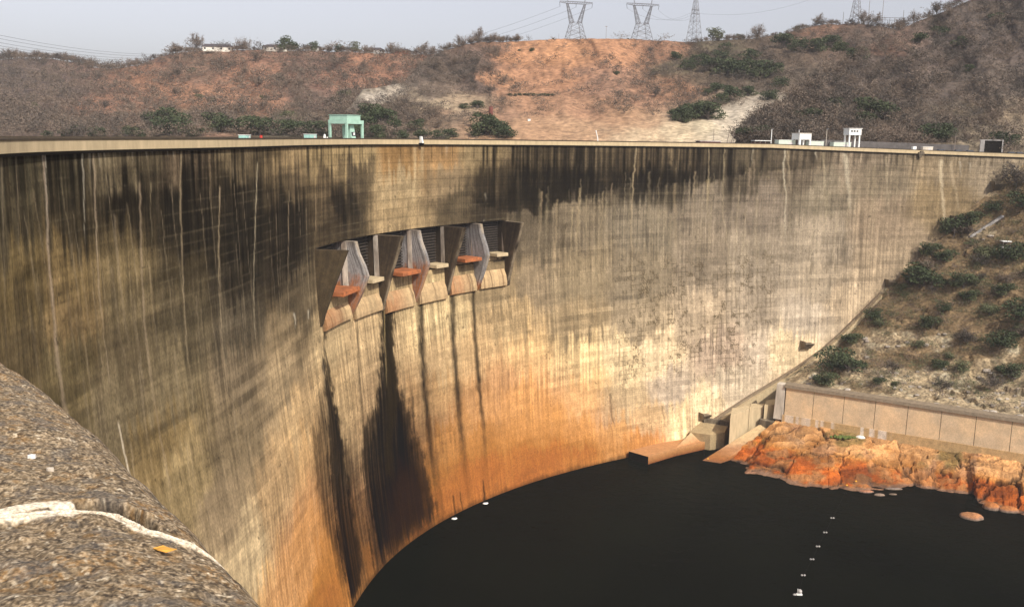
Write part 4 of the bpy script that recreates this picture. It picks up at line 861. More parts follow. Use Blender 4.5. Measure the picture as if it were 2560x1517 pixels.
# ------------------------------------------------------------------ vegetation
def orient_tris(cen, size, n, aspect=1., r=rng, updir=None):
    a = r.normal(size=(n, 3)); a /= np.linalg.norm(a, axis=1)[:, None]
    if updir is not None: a = a*.6+updir; a /= np.linalg.norm(a, axis=1)[:, None]
    b = np.cross(a, r.normal(size=(n, 3))); b /= np.linalg.norm(b, axis=1)[:, None]
    s = size[:, None] if hasattr(size, '__len__') else size
    return np.stack([cen-b*s*aspect, cen+b*s*aspect, cen+a*s*2], 1)
def bare_crown(seed, n=420, k=14, bw=.3, bs=1.):
    """unit-height leafless crown: fans of thin twigs on radiating limbs"""
    r = np.random.default_rng(seed); T = []; limbs = []
    for i in range(k):
        az = r.uniform(0, 2*math.pi); el = r.uniform(.5, 1.35); L = r.uniform(.45, .75)
        d = np.array([math.cos(az)*math.cos(el), math.sin(az)*math.cos(el), math.sin(el)])
        b = np.array([0, 0, r.uniform(.15, .35)]); e = b+d*L*np.array([1.05, 1.05, .95]); limbs.append((b, e))
        m = n//k; f = r.uniform(.35, 1.05, m)[:, None]; cen = b+(e-b)*f+r.normal(size=(m, 3))*.055
        dd = d[None]+r.normal(size=(m, 3))*.6; T.append(orient_tris(cen, r.uniform(.03, .075, m)*bs, m, bw, r, dd))
    return np.concatenate(T), limbs
def green_crown(seed, n=900, k=13, flat=.75):
    r = np.random.default_rng(seed); T = []; C = []
    for i in range(k):
        a = r.uniform(0, 2*math.pi); q = math.sqrt(r.uniform(0, 1))*.33; c = np.array([math.cos(a)*q, math.sin(a)*q, r.uniform(.32, .78)-q*.35]); rad_ = r.uniform(.13, .22); C.append((c, rad_))
        m = n//k; v = r.normal(size=(m, 3)); v /= np.linalg.norm(v, axis=1)[:, None]; v *= (r.uniform(.55, 1.08, m)**.6)[:, None]
        T.append(orient_tris(c+v*rad_*np.array([1.2, 1.2, flat]), r.uniform(.018, .042, m), m, .8, r))
    return np.concatenate(T), C
def tri_obj(name, T, m, parent=None):
    V = T.reshape(-1, 3); return mesh_obj(name, V, np.arange(len(V)).reshape(-1, 3), m, parent)
protos = {}
def make_tree(kind, seed):
    key = (kind, seed)
    if key in protos: return protos[key]
    mb = MB()
    if kind.startswith('bare'):
        T, limbs = bare_crown(seed, 1000, 24, .2); mb.tube((0, 0, -.05), (0, 0, .3), .022, .014, 6)
        for b, e in limbs: mb.tube(b, b+(e-b)*.85, .008, .003, 4)
        cm = M['twig'] if kind == 'bare' else M['twigdark']
    else:
        T, C = green_crown(seed, 1500 if kind == 'green' else 1000); mb.tube((0, 0, -.05), (0, 0, .4), .03, .018, 6)
        for c, r_ in C: mb.tube((0, 0, .18), c, .012, .004, 4)
        cm = M['leaf'] if kind == 'green' else M['leafgrey']
    me = bpy.data.meshes.new('trunk'); me.from_pydata([tuple(map(float, v)) for v in mb.v], [], mb.f); me.materials.append(M['bark'])
    V = T.reshape(-1, 3).astype(np.float32); mc = bpy.data.meshes.new('crown'); n = len(V)//3
    mc.vertices.add(len(V)); mc.vertices.foreach_set('co', V.ravel()); mc.loops.add(len(V)); mc.loops.foreach_set('vertex_index', np.arange(len(V), dtype=np.int32))
    mc.polygons.add(n); mc.polygons.foreach_set('loop_start', np.arange(n, dtype=np.int32)*3); mc.update(calc_edges=True); mc.materials.append(cm)
    protos[key] = (me, mc); return protos[key]
def tree(name, kind, p, h, label, cat, group=None, w=1., seed=None):
    seed = int(rng.integers(0, 5)) if seed is None else seed
    me, mc = make_tree(kind, seed); e = empty(name, p, label, cat, group, float(rng.uniform(0, 6.28))); e.scale = (h*w, h*w, h)
    for nm, m_ in (('trunk', me), ('crown', mc)):
        o = bpy.data.objects.new(nm, m_); COL.objects.link(o); o.parent = e
    return e
def scrub(name, pts, hs, m, label, n=42, seed=1):
    """one countless mass of dry bushes"""
    r = np.random.default_rng(seed); P = []
    pr = [bare_crown(900+k, int(n*1.7), 10, .45, .72)[0] for k in range(12)]
    for p, h in zip(pts, hs):
        T = pr[int(r.integers(0, 12))]; a = r.uniform(0, 6.28); ca_, sa_2 = math.cos(a), math.sin(a); Rm = np.array([[ca_, sa_2, 0], [-sa_2, ca_, 0], [0, 0, 1]])
        w = r.uniform(1.1, 1.8); P.append((T@Rm)*np.array([h*w, h*w, h])+p)
    o = tri_obj(name, np.concatenate(P), m); tag(o, label, 'scrub', kind='stuff'); return o
def pmap(x, y, spots):
    v = 0
    for (cx, cy, rx, ry, a) in spots: v = v+a*np.exp(-((x-cx)/rx)**2-((y-cy)/ry)**2)
    return v
def spread(hill, n, x0, x1, dens, hmin, hmax, seed):
    r = np.random.default_rng(seed); pts = []; hs = []; tries = 0
    while len(pts) < n and tries < n*12:
        tries += 1; x = r.uniform(x0, x1); a, b = hill.ys(np.array([x])); a = a[0]; b = b[0]; T = r.uniform(0.0, 1.0); y = b+(a-b)*T
        if r.random() > dens(x, y): continue
        p = hill.pt(np.array([x]), np.array([T]))[0]; pts.append(p-[0, 0, .4]); hs.append(hmin+(hmax-hmin)*r.random()**1.8)
    return pts, hs
dl = lambda x, y: .45+.5*vn(x*.02, y*.05, 3)+(.4 if x < 250 else 0)-pmap(x, y, [(230, 262, 60, 14, .7), (500, 235, 120, 30, .35), (950, 180, 60, 30, .45), (620, 250, 60, 25, .3)])
p_, h_ = spread(left, 3600, -60, 1120, dl, 3., 10., 5)
k = int(len(p_)*.6); scrub('dry_scrub', p_[:k], h_[:k], M['twig'], 'leafless grey brown bush covering the far left hill', 90, 5); scrub('dry_scrub', p_[k:], h_[k:], M['twigdark'], 'darker leafless thicket scattered over the far left hill', 90, 6)
dm_ = lambda x, y: .2+pmap(x, y, [(1100, 175, 110, 50, .95), (1180, 130, 60, 25, .7), (1010, 290, 130, 45, .9), (1650, 200, 90, 40, .5), (1780, 190, 150, 70, .9), (1960, 150, 140, 70, .9), (2150, 90, 120, 40, .9), (1500, 190, 60, 25, .25), (1700, 270, 90, 30, .5), (1880, 130, 80, 35, .8), (1550, 250, 70, 25, .3)])-pmap(x, y, [(950, 240, 50, 16, 1.2), (1090, 262, 60, 12, 1.2), (1600, 330, 300, 26, 1.4), (1850, 310, 70, 30, 1.3), (1400, 130, 120, 50, .1)])
p_, h_ = spread(mid, 2500, 850, 2330, dm_, 2.2, 7.5, 8)
k = len(p_)//2; scrub('dry_scrub', p_[:k], h_[:k], M['twig'], 'leafless grey brown bush on the middle hill', 90, 7); scrub('dry_scrub', p_[k:], h_[k:], M['twigdark'], 'darker leafless thicket on the middle hill', 90, 8)
p_, h_ = spread(mid, 1300, 1200, 1800, lambda x, y: .5-pmap(x, y, [(1600, 330, 300, 26, 1.4)]), .8, 1.8, 18); scrub('dry_grass', p_, h_, M['leafgrey'], 'low dry tussocks on the bare orange slope', 24, 9)
dr_ = lambda x, y: .85-pmap(x, y, [(2500, 325, 90, 16, .6), (2200, 335, 60, 8, .5)])
p_, h_ = spread(righth, 2300, 1845, 2700, dr_, 2.5, 8., 12)
k = int(len(p_)*.5); scrub('dry_scrub', p_[:k], h_[:k], M['twig'], 'leafless grey brown bush covering the right hill', 120, 10); scrub('dry_scrub', p_[k:], h_[k:], M['twigdark'], 'darker leafless thicket covering the right hill', 120, 11)
# individual trees: skyline
def on(hill, x, y=None, dy=0):
    a, b = hill.ys(np.array([float(x)])); T = 1. if y is None else (y-b[0])/(a[0]-b[0]); return hill.pt(np.array([float(x)]), np.array([T]))[0]-[0, 0, .3]
mpp = lambda d: d/F
def tpx(hill, x, y, hpx, **k):
    p = on(hill, x, y); d = p@FW; return p, hpx*d/F
for x, y, hp, kind, label in [(28, None, 30, 'bare', 'leafless tree on the skyline at the far left edge'), (90, None, 22, 'bare', 'broad leafless tree on the far left skyline, second from the edge'), (160, None, 24, 'bare', 'leafless tree on the far left skyline above the saddle'),
        (232, None, 26, 'bare', 'thin leafless tree standing just left of the saddle'), (340, None, 20, 'bare', 'small leafless tree in the saddle between the left hills'), (440, None, 26, 'bare', 'leafless tree climbing the ridge left of the houses'),
        (490, None, 42, 'bare', 'tall leafless tree just left of the white house'), (608, None, 34, 'bare', 'round leafless tree between the two long houses'), (712, None, 44, 'green', 'pointed dark green tree rising right of the second house'), (733, None, 30, 'green', 'low dark green tree touching the pointed one'),
        (782, None, 30, 'green', 'dark green tree above the small white house'), (850, None, 26, 'green', 'dark green tree right of the small white house'), (888, None, 34, 'greengrey', 'bushy grey green tree left of the dark roofed house'), (915, None, 22, 'bare', 'small leafless tree left of the dark roofed house'),
        (980, None, 28, 'bare', 'slender leafless tree between the dark roofed houses'), (1060, None, 30, 'bare', 'leafless tree right of the last house'), (1085, None, 22, 'bare', 'leafless tree at the foot of the wooded shoulder'), (560, None, 22, 'green', 'low green tree behind the white house'), (665, None, 20, 'green', 'low green tree in front of the second house')]:
    p, h = tpx(left, x, y, hp); tree('leafless_tree' if kind == 'bare' else 'evergreen_tree', kind, p-[0, 0, 1], h*1.15, label, 'tree', 'trees on the left skyline', seed=x % 5)
for x, y, hp, kind, label in [(1195, None, 34, 'bare', 'leafless tree on top of the wooded shoulder'), (1150, None, 26, 'bare', 'leafless tree on the left slope of the wooded shoulder'), (1235, None, 24, 'bare', 'leafless tree right of the one on the shoulder top'), (1290, None, 20, 'bare', 'leafless tree where the woods end at the bare slope'),
        (1383, None, 8, 'green', 'small dark bush on the bare crest left of the first pylon'), (1570, None, 7, 'green', 'small dark bush on the bare crest left of the second pylon'), (1790, None, 44, 'greengrey', 'tall grey green tree on the skyline right of the third pylon'), (1812, 130, 30, 'green', 'dark green tree below the tall skyline tree'),
        (1850, None, 20, 'green', 'flat topped green tree on the skyline'), (1895, None, 34, 'bare', 'wide leafless tree on the skyline right of the flat topped one'), (1992, None, 16, 'green', 'low round green bush on the skyline of the knoll'), (2045, None, 28, 'bare', 'leafless tree on the knoll left of the fourth pylon'),
        (2158, None, 36, 'bare', 'leafless tree right beside the fourth pylon'), (2190, None, 30, 'bare', 'leafless spreading tree left of the switchyard'), (1330, 128, 14, 'green', 'small dark green bush high on the bare slope'), (1298, 128, 10, 'green', 'tiny dark bush beside the one on the bare slope')]:
    p, h = tpx(mid, x, y, hp); tree('leafless_tree' if kind == 'bare' else 'evergreen_tree', kind, p-[0, 0, .8], h*1.15, label, 'tree', 'trees on the middle skyline', seed=x % 5)
for x in range(2240, 2560, 26):
    hp = rng.uniform(22, 42); p, h = tpx(righth, x+rng.uniform(-8, 8), None, hp)
    tree('leafless_tree', 'bare' if rng.random() < .5 else 'baredark', p-[0, 0, 1], h, 'leafless tree on the skyline of the right hill', 'tree', 'leafless trees on the right skyline')
# green masses behind the crest and on the slopes
def greens(hill, lst, label, group, kind='green'):
    for x, y, hp in lst:
        p, h = tpx(hill, x, y, hp); tree('evergreen_tree', kind, p-[0, 0, h*.12], h*1.55, label, 'tree', group, w=1.3)
greens(left, [(400, 315, 46), (425, 335, 52), (450, 338, 36)], 'dark green tree of the clump on the shore left of the teal cabin', 'dark clump on the left shore')
greens(left, [(540, 322, 40), (560, 332, 38), (575, 330, 26)], 'dark green tree of the clump right above the first teal box', 'clump above the first teal box')
greens(left, [(625, 335, 42), (650, 338, 46), (680, 338, 40), (715, 338, 36), (745, 335, 32), (770, 338, 34), (800, 338, 34), (195, 338, 24), (165, 342, 20), (245, 342, 24), (120, 343, 16), (330, 340, 24), (350, 342, 18), (300, 343, 16), (500, 340, 20), (480, 342, 18)], 'green tree along the far shore left of the gantry', 'green trees along the left shore')
greens(left, [(860, 250, 22), (840, 260, 18), (500, 250, 14), (530, 255, 12), (480, 180, 12), (610, 280, 14), (90, 270, 14), (300, 290, 14), (700, 200, 14), (720, 300, 22), (660, 250, 12)], 'grey green bush dotted on the left hillside', 'bushes on the left hillside', 'greengrey')
greens(mid, [(930, 300, 40), (960, 318, 44), (915, 325, 36), (990, 330, 30), (1040, 325, 26), (890, 345, 30), (940, 348, 34), (1000, 350, 26), (1060, 350, 26), (1100, 348, 24)], 'dark green tree on the near slope right of the gantry', 'green trees right of the gantry')
greens(mid, [(1210, 318, 34), (1220, 338, 44), (1245, 340, 36), (1190, 340, 26), (1265, 345, 30), (1195, 272, 20), (1160, 272, 14), (1120, 345, 24)], 'dark green tree of the clump below the rust red tank', 'clump below the red tank')
greens(mid, [(1640, 188, 14), (1540, 187, 10), (1720, 175, 26), (1690, 150, 20), (1750, 165, 30), (1780, 180, 34), (1820, 190, 40), (1860, 195, 44), (1900, 198, 44), (1930, 190, 30), (1840, 160, 26), (1880, 150, 26), (1800, 150, 26), (1745, 290, 34), (1770, 300, 44), (1720, 300, 38), (1700, 305, 26), (1690, 295, 22), (1800, 260, 26), (1790, 235, 26), (1830, 250, 34), (1870, 240, 24), (1920, 250, 26), (1950, 220, 26), (1960, 120, 34), (2000, 128, 30), (2040, 132, 34), (2080, 120, 30), (1770, 240, 18)],
       'dark green tree in the gully below the right pylons', 'green trees in the gully')
for x in range(1275, 1385, 12): 
    p, h = tpx(mid, x, 240+rng.uniform(-1, 1), 10); tree('hedge_bush', 'green', p, h, 'low green bush in the row across the bare slope', 'bush', 'row of bushes across the bare slope', w=1.5)
greens(righth, [(1862, 345, 26), (1880, 350, 34), (1900, 340, 28), (2030, 300, 30), (1990, 300, 26), (2180, 290, 46), (2210, 300, 44), (2160, 310, 30), (2080, 270, 26), (2330, 352, 44), (2350, 350, 40), (2370, 355, 30), (2500, 365, 34), (2520, 368, 30), (2310, 345, 26), (2140, 150, 30), (2100, 130, 24), (2400, 120, 26), (2480, 60, 26), (2300, 110, 26), (2420, 180, 18), (2350, 90, 26)],
       'dark green tree on the lower right hill', 'green trees on the right hill')
for (x0_, x1_, n_t, hl, lab, hi_) in ((-20, 260, 34, (12, 26), 'leafless tree in the fringe along the far left skyline', 'left'), (260, 620, 40, (8, 20), 'leafless tree in the fringe left of and between the first houses', 'left'), (620, 1090, 44, (8, 22), 'leafless tree in the fringe between the houses of the ridge', 'left'), (1100, 1300, 26, (10, 22), 'leafless tree in the fringe on the wooded shoulder', 'mid'), (1740, 2240, 46, (6, 18), 'leafless shrub in the fringe of the right hand skyline', 'mid')):
    for k in range(n_t):
        x = x0_+(x1_-x0_)*(k+rng.random())/n_t; hl_ = left if hi_ == 'left' else mid; p, h = tpx(hl_, x, None, rng.uniform(*hl))
        tree('leafless_tree', 'bare' if rng.random() < .6 else 'baredark', p-[0, 0, .6], h, lab, 'tree', 'skyline fringe '+lab.split('fringe ')[1], w=1.3)
for k in range(60):
    x = rng.uniform(1930, 2560); a, b = righth.ys(np.array([x])); y = a[0]+(b[0]-a[0])*rng.uniform(.05, .95); p, h = tpx(righth, x, y, rng.uniform(22, 44))
    tree('leafless_tree', 'bare' if rng.random() < .5 else 'baredark', p, h, 'leafless grey tree standing among the scrub of the right hill', 'tree', 'leafless trees on the right hill')
for k in range(50):
    x = rng.uniform(20, 1000); a, b = left.ys(np.array([x])); y = a[0]+(b[0]-a[0])*rng.uniform(.05, .9); p, h = tpx(left, x, y, rng.uniform(16, 30))
    tree('leafless_tree', 'bare' if rng.random() < .5 else 'baredark', p, h, 'leafless grey tree standing among the scrub of the left hill', 'tree', 'leafless trees on the left hill')
for k in range(34):
    x, y = random.choice([(rng.uniform(1040, 1260), rng.uniform(130, 240)), (rng.uniform(1560, 1980), rng.uniform(130, 290)), (rng.uniform(950, 1100), rng.uniform(270, 330))]); p, h = tpx(mid, x, y, rng.uniform(16, 34))
    tree('leafless_tree', 'bare' if rng.random() < .5 else 'baredark', p, h, 'leafless grey tree standing among the scrub of the middle hill', 'tree', 'leafless trees on the middle hill')
# right bank: bushes
Gf = G.reshape(-1, 3); gx, gy, gd = proj(Gf)
def bpt(x, y):
    return Gf[np.argmin((gx-x)**2+(gy-y)**2+np.where(gd < 0, 1e9, 0))]
for x, y, hp, kind, label in [(2385, 590, 58, 'green', 'big dark green bush against the dam below the second highest platform'), (2420, 560, 46, 'green', 'dark green bush high on the bank beside the pale rock slab'), (2330, 640, 44, 'green', 'dark spreading bush overhanging the dam face'), (2360, 655, 40, 'green', 'dark bush right of the overhanging one'),
        (2300, 712, 66, 'green', 'large dark green bush at the edge of the dam half way up the bank'), (2330, 720, 50, 'green', 'dark green bush joined to the large one on its right'), (2410, 720, 50, 'green', 'round green bush in the middle of the bank'), (2440, 715, 40, 'greengrey', 'grey green bush right of the round green one'), (2250, 725, 26, 'greengrey', 'small bush beside the middle platform'),
        (2180, 800, 36, 'green', 'green bush on the dam edge above the toe kerb'), (2200, 815, 34, 'greengrey', 'grey green bush above the toe kerb'), (2080, 925, 74, 'green', 'broad grey green bush standing above the left end of the panelled wall'), (2120, 930, 60, 'green', 'broad bush right of the one above the wall end'), (2060, 960, 44, 'green', 'bright green bush touching the wall top'),
        (2330, 820, 44, 'green', 'green bush on bare rock right of the bank centre'), (2420, 750, 36, 'green', 'green bush below the round one'), (2500, 870, 56, 'green', 'dark green bush near the right edge of the bank'), (2550, 800, 70, 'green', 'dark bush cut by the right edge of the view'), (2520, 940, 46, 'green', 'green bush low at the right edge above the wall'),
        (2200, 960, 26, 'green', 'small dark bush right above the wall coping'), (2235, 965, 20, 'green', 'tiny green bush by the wall coping'), (2460, 640, 44, 'greengrey', 'grey green bush right of the concrete steps'), (2520, 650, 60, 'green', 'dark bush below the small white hut'), (2540, 470, 60, 'baredark', 'dark tree in shade at the top of the bank'), (2555, 520, 60, 'green', 'dark tree at the right edge under the crest'),
        (2480, 530, 36, 'green', 'green bush beside the pale rock slab'), (2290, 870, 30, 'greengrey', 'grey green bush on the lower bank'), (2380, 900, 26, 'greengrey', 'small grey green bush on the lower bank by the pale outcrop'), (2470, 780, 30, 'greengrey', 'grey bush between the two green ones on the right bank'), (2510, 740, 44, 'green', 'green bush upper right of the bank'), (2360, 780, 30, 'green', 'small green bush in the bank centre')]:
    p = bpt(x, y); h = hp*(p@FW)/F; tree('bank_bush', kind, p-[0, 0, .3*h*.2], h*1.12, label, 'bush', 'bushes on the right bank', w=1.35, seed=(x+y) % 5)
for k in range(40):
    x = rng.uniform(2120, 2590); y = rng.uniform(560, 990)
    if y < 960-(x-1960)*.93+30: continue
    p = bpt(x, y); h = rng.uniform(16, 36)*(p@FW)/F; tree('bank_bush', ['green', 'greengrey', 'bare', 'baredark'][int(rng.integers(0, 4))], p-[0, 0, .1*h], h*1.2, 'smaller dry or green bush scattered on the open right bank', 'bush', 'small bushes on the right bank', w=1.5)
pts = []; hs = []
r_ = np.random.default_rng(99)
for k in range(5500):
    i, j = int(6+(nu-8)*.55*r_.random()), int(r_.integers(6, nv-1))
    if r_.random() < (.45+.5*ee_[i, j])*(1-.6*rocky[i, j]): pts.append(G[i, j]-[0, 0, .2]); hs.append(r_.uniform(1.2, 4.2))
k = len(pts)//2; scrub('dry_scrub', pts[:k], hs[:k], M['twig'], 'dry grey brush covering the steep right bank', 60, 20); scrub('low_scrub', pts[k:int(k*1.6)], hs[k:int(k*1.6)], M['leafgrey'], 'low grey green brush on the steep right bank', 60, 21)
scrub('dark_scrub', pts[int(k*1.6):], hs[int(k*1.6):], M['leaf'], 'dark green low brush on the steep right bank', 60, 22)
# loose stones on the bank: countless
mb = MB()
for k in range(900):
    i, j = int(6+(nu-8)*.55*r_.random()), int(r_.integers(2, nv-1))
    if rocky[i, j] < .35: continue
    c0 = G[i, j]; s = r_.uniform(.25, 1.1); mb.ball((c0[0], c0[1], c0[2]), (s*r_.uniform(.7, 1.5), s, s*r_.uniform(.4, .8)), 5, 4)
tag(mb.build('loose_stones', mat('pale_stone', (.40, .35, .29), var=.35, scale=.5, col2=(.26, .22, .18))), 'pale loose stones scattered over the right bank', 'stones', kind='stuff')
p = bpt(2513, 618); e = empty('small_hut', p, 'tiny white roofed shelter on the upper right bank', 'shelter'); b = MB(); b.box((0, 0, 1.9), (3.2, 2.6, .25)); b.build('roof', M['white'], e)
b = MB(); [b.box((x, y, 0), (.15, .15, 1.9)) for x in (-1.3, 1.3) for y in (-1, 1)]; b.build('posts', M['wood'], e); b = MB(); b.box((0, 0, -.3), (3.4, 2.8, .35)); b.build('floor_slab', M['conc_grey'], e)
mb = MB(); A = bpt(2428, 592)+[0, 0, 1]; B = bpt(2506, 540)+[0, 0, 1]; n = 22
for k in range(n): q = A+(B-A)*k/n; mb.box((q[0], q[1], q[2]-1.3), (1.1, 1.1, .75))
tag(mb.build('concrete_steps', M['conc_grey']), 'flight of pale concrete steps climbing the upper right bank', 'steps')

# ------------------------------------------------------------------ things on the crest
def crest_frame(x, off, z=None):
    """position on the crest where column x meets it, off metres upstream"""
    th = np.linspace(rad(206), rad(46), 3000); P = face(th, np.full(3000, -1.), -off); P[:, 2] = -HC-1.05-dip(th); X, Y, D = proj(P); o = np.argsort(X); t = np.interp(x, X[o], th[o])
    p = face(t, -1., -off); p[2] = -HC-1.05-float(dip(t)); tt, nn = dirs(t); return p, math.atan2(tt[1], tt[0]), p@FW/F, t
# gantry crane: local x along crest (right), local -y towards downstream
p, rz, m_, t = crest_frame(866, 10.2)
g = empty('gantry_crane', p, 'mint green gantry crane straddling the dam crest with a cabin inside its legs', 'gantry crane', rz=rz)
W_, D_, H_ = 7.6, 5.4, 5.7
for sx in (-1, 1):
    for sy in (-1, 1): b = MB(); b.box((sx*(W_/2-.3), sy*(D_/2-.3), 0), (.55, .55, H_-.002-1.3)); bevel(b.build('leg', M['mint'], g), .04)
b = MB(); b.box((0, -D_/2+.28, H_-1.3), (W_, .56, .9)); b.box((0, D_/2-.28, H_-1.3), (W_, .56, .9)); b.box((-W_/2+.28, 0, H_-1.3), (.55, D_-1.13, .9)); b.box((W_/2-.28, 0, H_-1.3), (.55, D_-1.13, .9)); b.build('top_beams', M['mint'], g)
b = MB(); b.box((-.5, 0, H_-.398), (W_-1.6, D_-.3, 1.15)); b.box((-.5, 0, H_+.755), (W_-1.3, D_, .12)); bevel(b.build('hoist_house', M['mint'], g), .04)
b = MB(); b.hexa([(-.6, -2.1, 0), (1.3, -2.1, 0), (1.3, .6, 0), (-.6, .6, 0)], [(-.9, -1.5, 4.1), (1.1, -1.5, 4.1), (1.1, .6, 4.1), (-.9, .6, 4.1)]); cb = b.build('cabin', M['mint'], g)
b = MB(); b.hexa([(-.45, -1.96, 1.5), (1.15, -1.96, 1.5), (1.15, -1.85, 1.5), (-.45, -1.85, 1.5)], [(-.48, -1.8, 2.45), (1.12, -1.8, 2.45), (1.12, -1.6, 2.45), (-.48, -1.6, 2.45)]); b.build('window', M['glass'], cb)
b = MB(); b.box((.35, -2.03, 1.7), (.6, .12, .6)); b.build('notice_board', M['white'], cb)
for sx in (-1, 1): b = MB(); b.box((sx*(W_/2+.1)-.1, -D_/2+.2, -.0), (1.9, .7, .38)); b.build('bogie', M['conc_pale'], g)
def cabinet(x, wpx, hpx, off, m, name, label, cat, group=None, dep=1.6, parts=True):
    p, rz, mm, t = crest_frame(x, off); w = wpx*mm*1.15; h = hpx*mm+.95
    e = empty(name, p, label, cat, group, rz=rz); b = MB(); b.box((0, 0, 0), (w, dep, h)); bevel(b.build('body', m, e), .05)
    if parts:
        b = MB(); b.box((0, 0, h+.003), (w+.15, dep+.15, .1)); b.build('lid', M['white'] if m is not M['white'] else M['conc_grey'], e)
        b = MB(); b.box((w*.2, -dep/2-.02, .5), (w*.28, .03, h*.55)); b.build('door', M['conc_grey'], e)
    return e
cabinet(612, 26, 6, 9, M['teal'], 'equipment_cabinet', 'low teal cabinet on the crest, leftmost of the two', 'cabinet')
cabinet(776, 31, 8.5, 9, M['teal'], 'equipment_cabinet', 'low teal cabinet on the crest just left of the gantry', 'cabinet')
p, rz, mm, t = crest_frame(653, 9); b = MB(); b.tube((0, 0, 0), (0, 0, 1.35), .28, k=12); b.tube((0, 0, 1.35), (0, 0, 1.45), .31, k=12); o = b.build('red_drum', M['red']); o.location = p; tag(o, 'small red drum on the crest between the teal cabinets', 'drum')
p, rz, mm, t = crest_frame(812, 9); b = MB(); b.box((0, 0, 0), (.5, .5, 1.5)); b.ball((0, 0, 1.6), .25); b.tube((.6, 0, 0), (.6, 0, 1.2), .15); o = b.build('valve_post', M['white']); o.location = p; tag(o, 'small white valve post left of the gantry leg', 'post')
# floodlight on the parapet
p, rz, mm, t = crest_frame(1051, -.7); p[2] = -HC-.9; e = empty('floodlight', p, 'white cased floodlight on a dark bracket fixed to the front of the parapet', 'floodlight', rz=rz)
b = MB(); b.hexa([(-.3, -.9, -.2), (.3, -.9, -.2), (.25, .2, -.2), (-.25, .2, -.2)], [(-.22, -.5, 1.5), (.22, -.5, 1.5), (.2, .1, 1.5), (-.2, .1, 1.5)]); bevel(b.build('lamp_housing', M['white'], e), .05)
b = MB(); b.hexa([(-.2, -.2, -.95), (.25, -.2, -.95), (.2, .3, -.95), (-.2, .3, -.95)], [(-.5, -.95, -.22), (.6, -.95, -.22), (.6, .3, -.22), (-.5, .3, -.22)]); b.box((.55, -.3, -.2), (.15, .5, .8)); b.build('bracket', M['dark'], e)
p, rz, mm, t = crest_frame(2303, -.7); p[2] = -HC-.9-float(dip(t)); b = MB(); b.box((0, 0, -.9), (2.2, .9, .9)); b.box((-.3, 0, -1.8), (1.1, .7, .9)); b.box((0.2, 0, .002), (1.2, .7, .5)); o = b.build('parapet_bracket', M['conc_brown']); o.location = p; o.rotation_euler.z = rz; tag(o, 'dark bracket hanging on the parapet front near its right end', 'bracket')
# bent white post
p, rz, mm, t = crest_frame(1495, 10); e = empty('bent_post', p, 'white post leaning left on the crest in front of the sandy slope', 'post'); b = MB(); b.tube((0, 0, 0), (-.2, 0, 2.2), .16); b.tube((-.2, 0, 2.2), (-.75, 0, 4.1), .14); b.tube((-.75, 0, 4.1), (-.85, 0, 4.3), .26, .2); b.build('shaft', M['white'], e)
def pole(x, ytop, off, r, m, label, name='lamp_post', cat='lamp post', lamp=True, lean=0, group=None):
    p, rz, mm, t = crest_frame(x, off); r_0 = ray(x, ytop); h = float((r_0*(p@FW))[2])-p[2]
    e = empty(name, p, label, cat, group); b = MB(); b.tube((0, 0, 0), (lean, 0, h), r, r*.7); b.build('pole', m, e)
    if lamp: b = MB(); b.box((.25, 0, h-.1), (.8, .3, .15)); b.build('lamp_head', M['steel'], e)
pole(1927, 323, 11, .17, M['white'], 'tall white lamp post left of the white portal house'); pole(1995, 325, 11.3, .15, M['white'], 'short white lamp post rising behind the portal house'); pole(2064, 323, 11, .14, M['conc_pale'], 'thin pale lamp post between the portal house and the tower')
pole(1816, 328, 11, .15, M['wood'], 'leaning wooden post left of a pair', 'wooden_post', 'post', False, .8); pole(1826, 328, 11, .15, M['wood'], 'leaning wooden post right of a pair', 'wooden_post', 'post', False, 1.1); pole(1783, 324, 11, .1, M['wood'], 'thin short stake on the sandy shore', 'wooden_post', 'post', False)
pole(2385, 335, 12, .12, M['wood'], 'thin pole in front of the tunnel portal trees', 'wooden_post', 'post', False); pole(2205, 372, 3, .12, M['white'], 'short white bollard right of the tower', 'bollard', 'bollard', False); pole(2195, 370, 3, .18, M['conc_pale'], 'stubby pale bollard next to the tower', 'bollard', 'bollard', False); pole(2166, 370, 3, .2, M['white'], 'small white bollard right below the tower', 'bollard', 'bollard', False)
# shelter
p, rz, mm, t = crest_frame(1902, 11); e = empty('open_shelter', p, 'low open shelter with a long white roof on the crest', 'shelter', rz=rz); b = MB(); b.box((0, 0, 1.9), (7, 2.4, .22)); b.build('roof', M['white'], e)
b = MB(); [b.box((x, y, 0), (.14, .14, 1.9)) for x in (-3.3, -1.1, 1.1, 3.3) for y in (-1, 1)]; b.build('posts', M['wood'], e); b = MB(); b.box((0, .9, 0), (6.6, .1, 1.4)); b.build('back_wall', M['rusttank'], e)
# long low shed left of it
p, rz, mm, t = crest_frame(1770, 12); e = empty('low_shed', p, 'long low grey roofed shed on the shore behind the crest', 'shed', rz=rz); b = MB(); b.box((0, 0, 1.4), (9, 3, .2)); b.build('roof', M['conc_grey'], e); b = MB(); b.box((0, 0, 0), (8.6, 2.6, 1.4)); b.build('walls', M['rusttank'], e)
# containers
cabinet(1962, 44, 11, 7, M['palegreen'], 'container', 'pale green container left of the white portal house', 'container', dep=2.4); cabinet(2036, 36, 11, 7, M['palegreen'], 'container', 'pale green container right of the white portal house', 'container', dep=2.4); cabinet(2100, 44, 11, 7, M['palegreen'], 'container', 'grey green container at the foot of the white tower', 'container', dep=2.4)
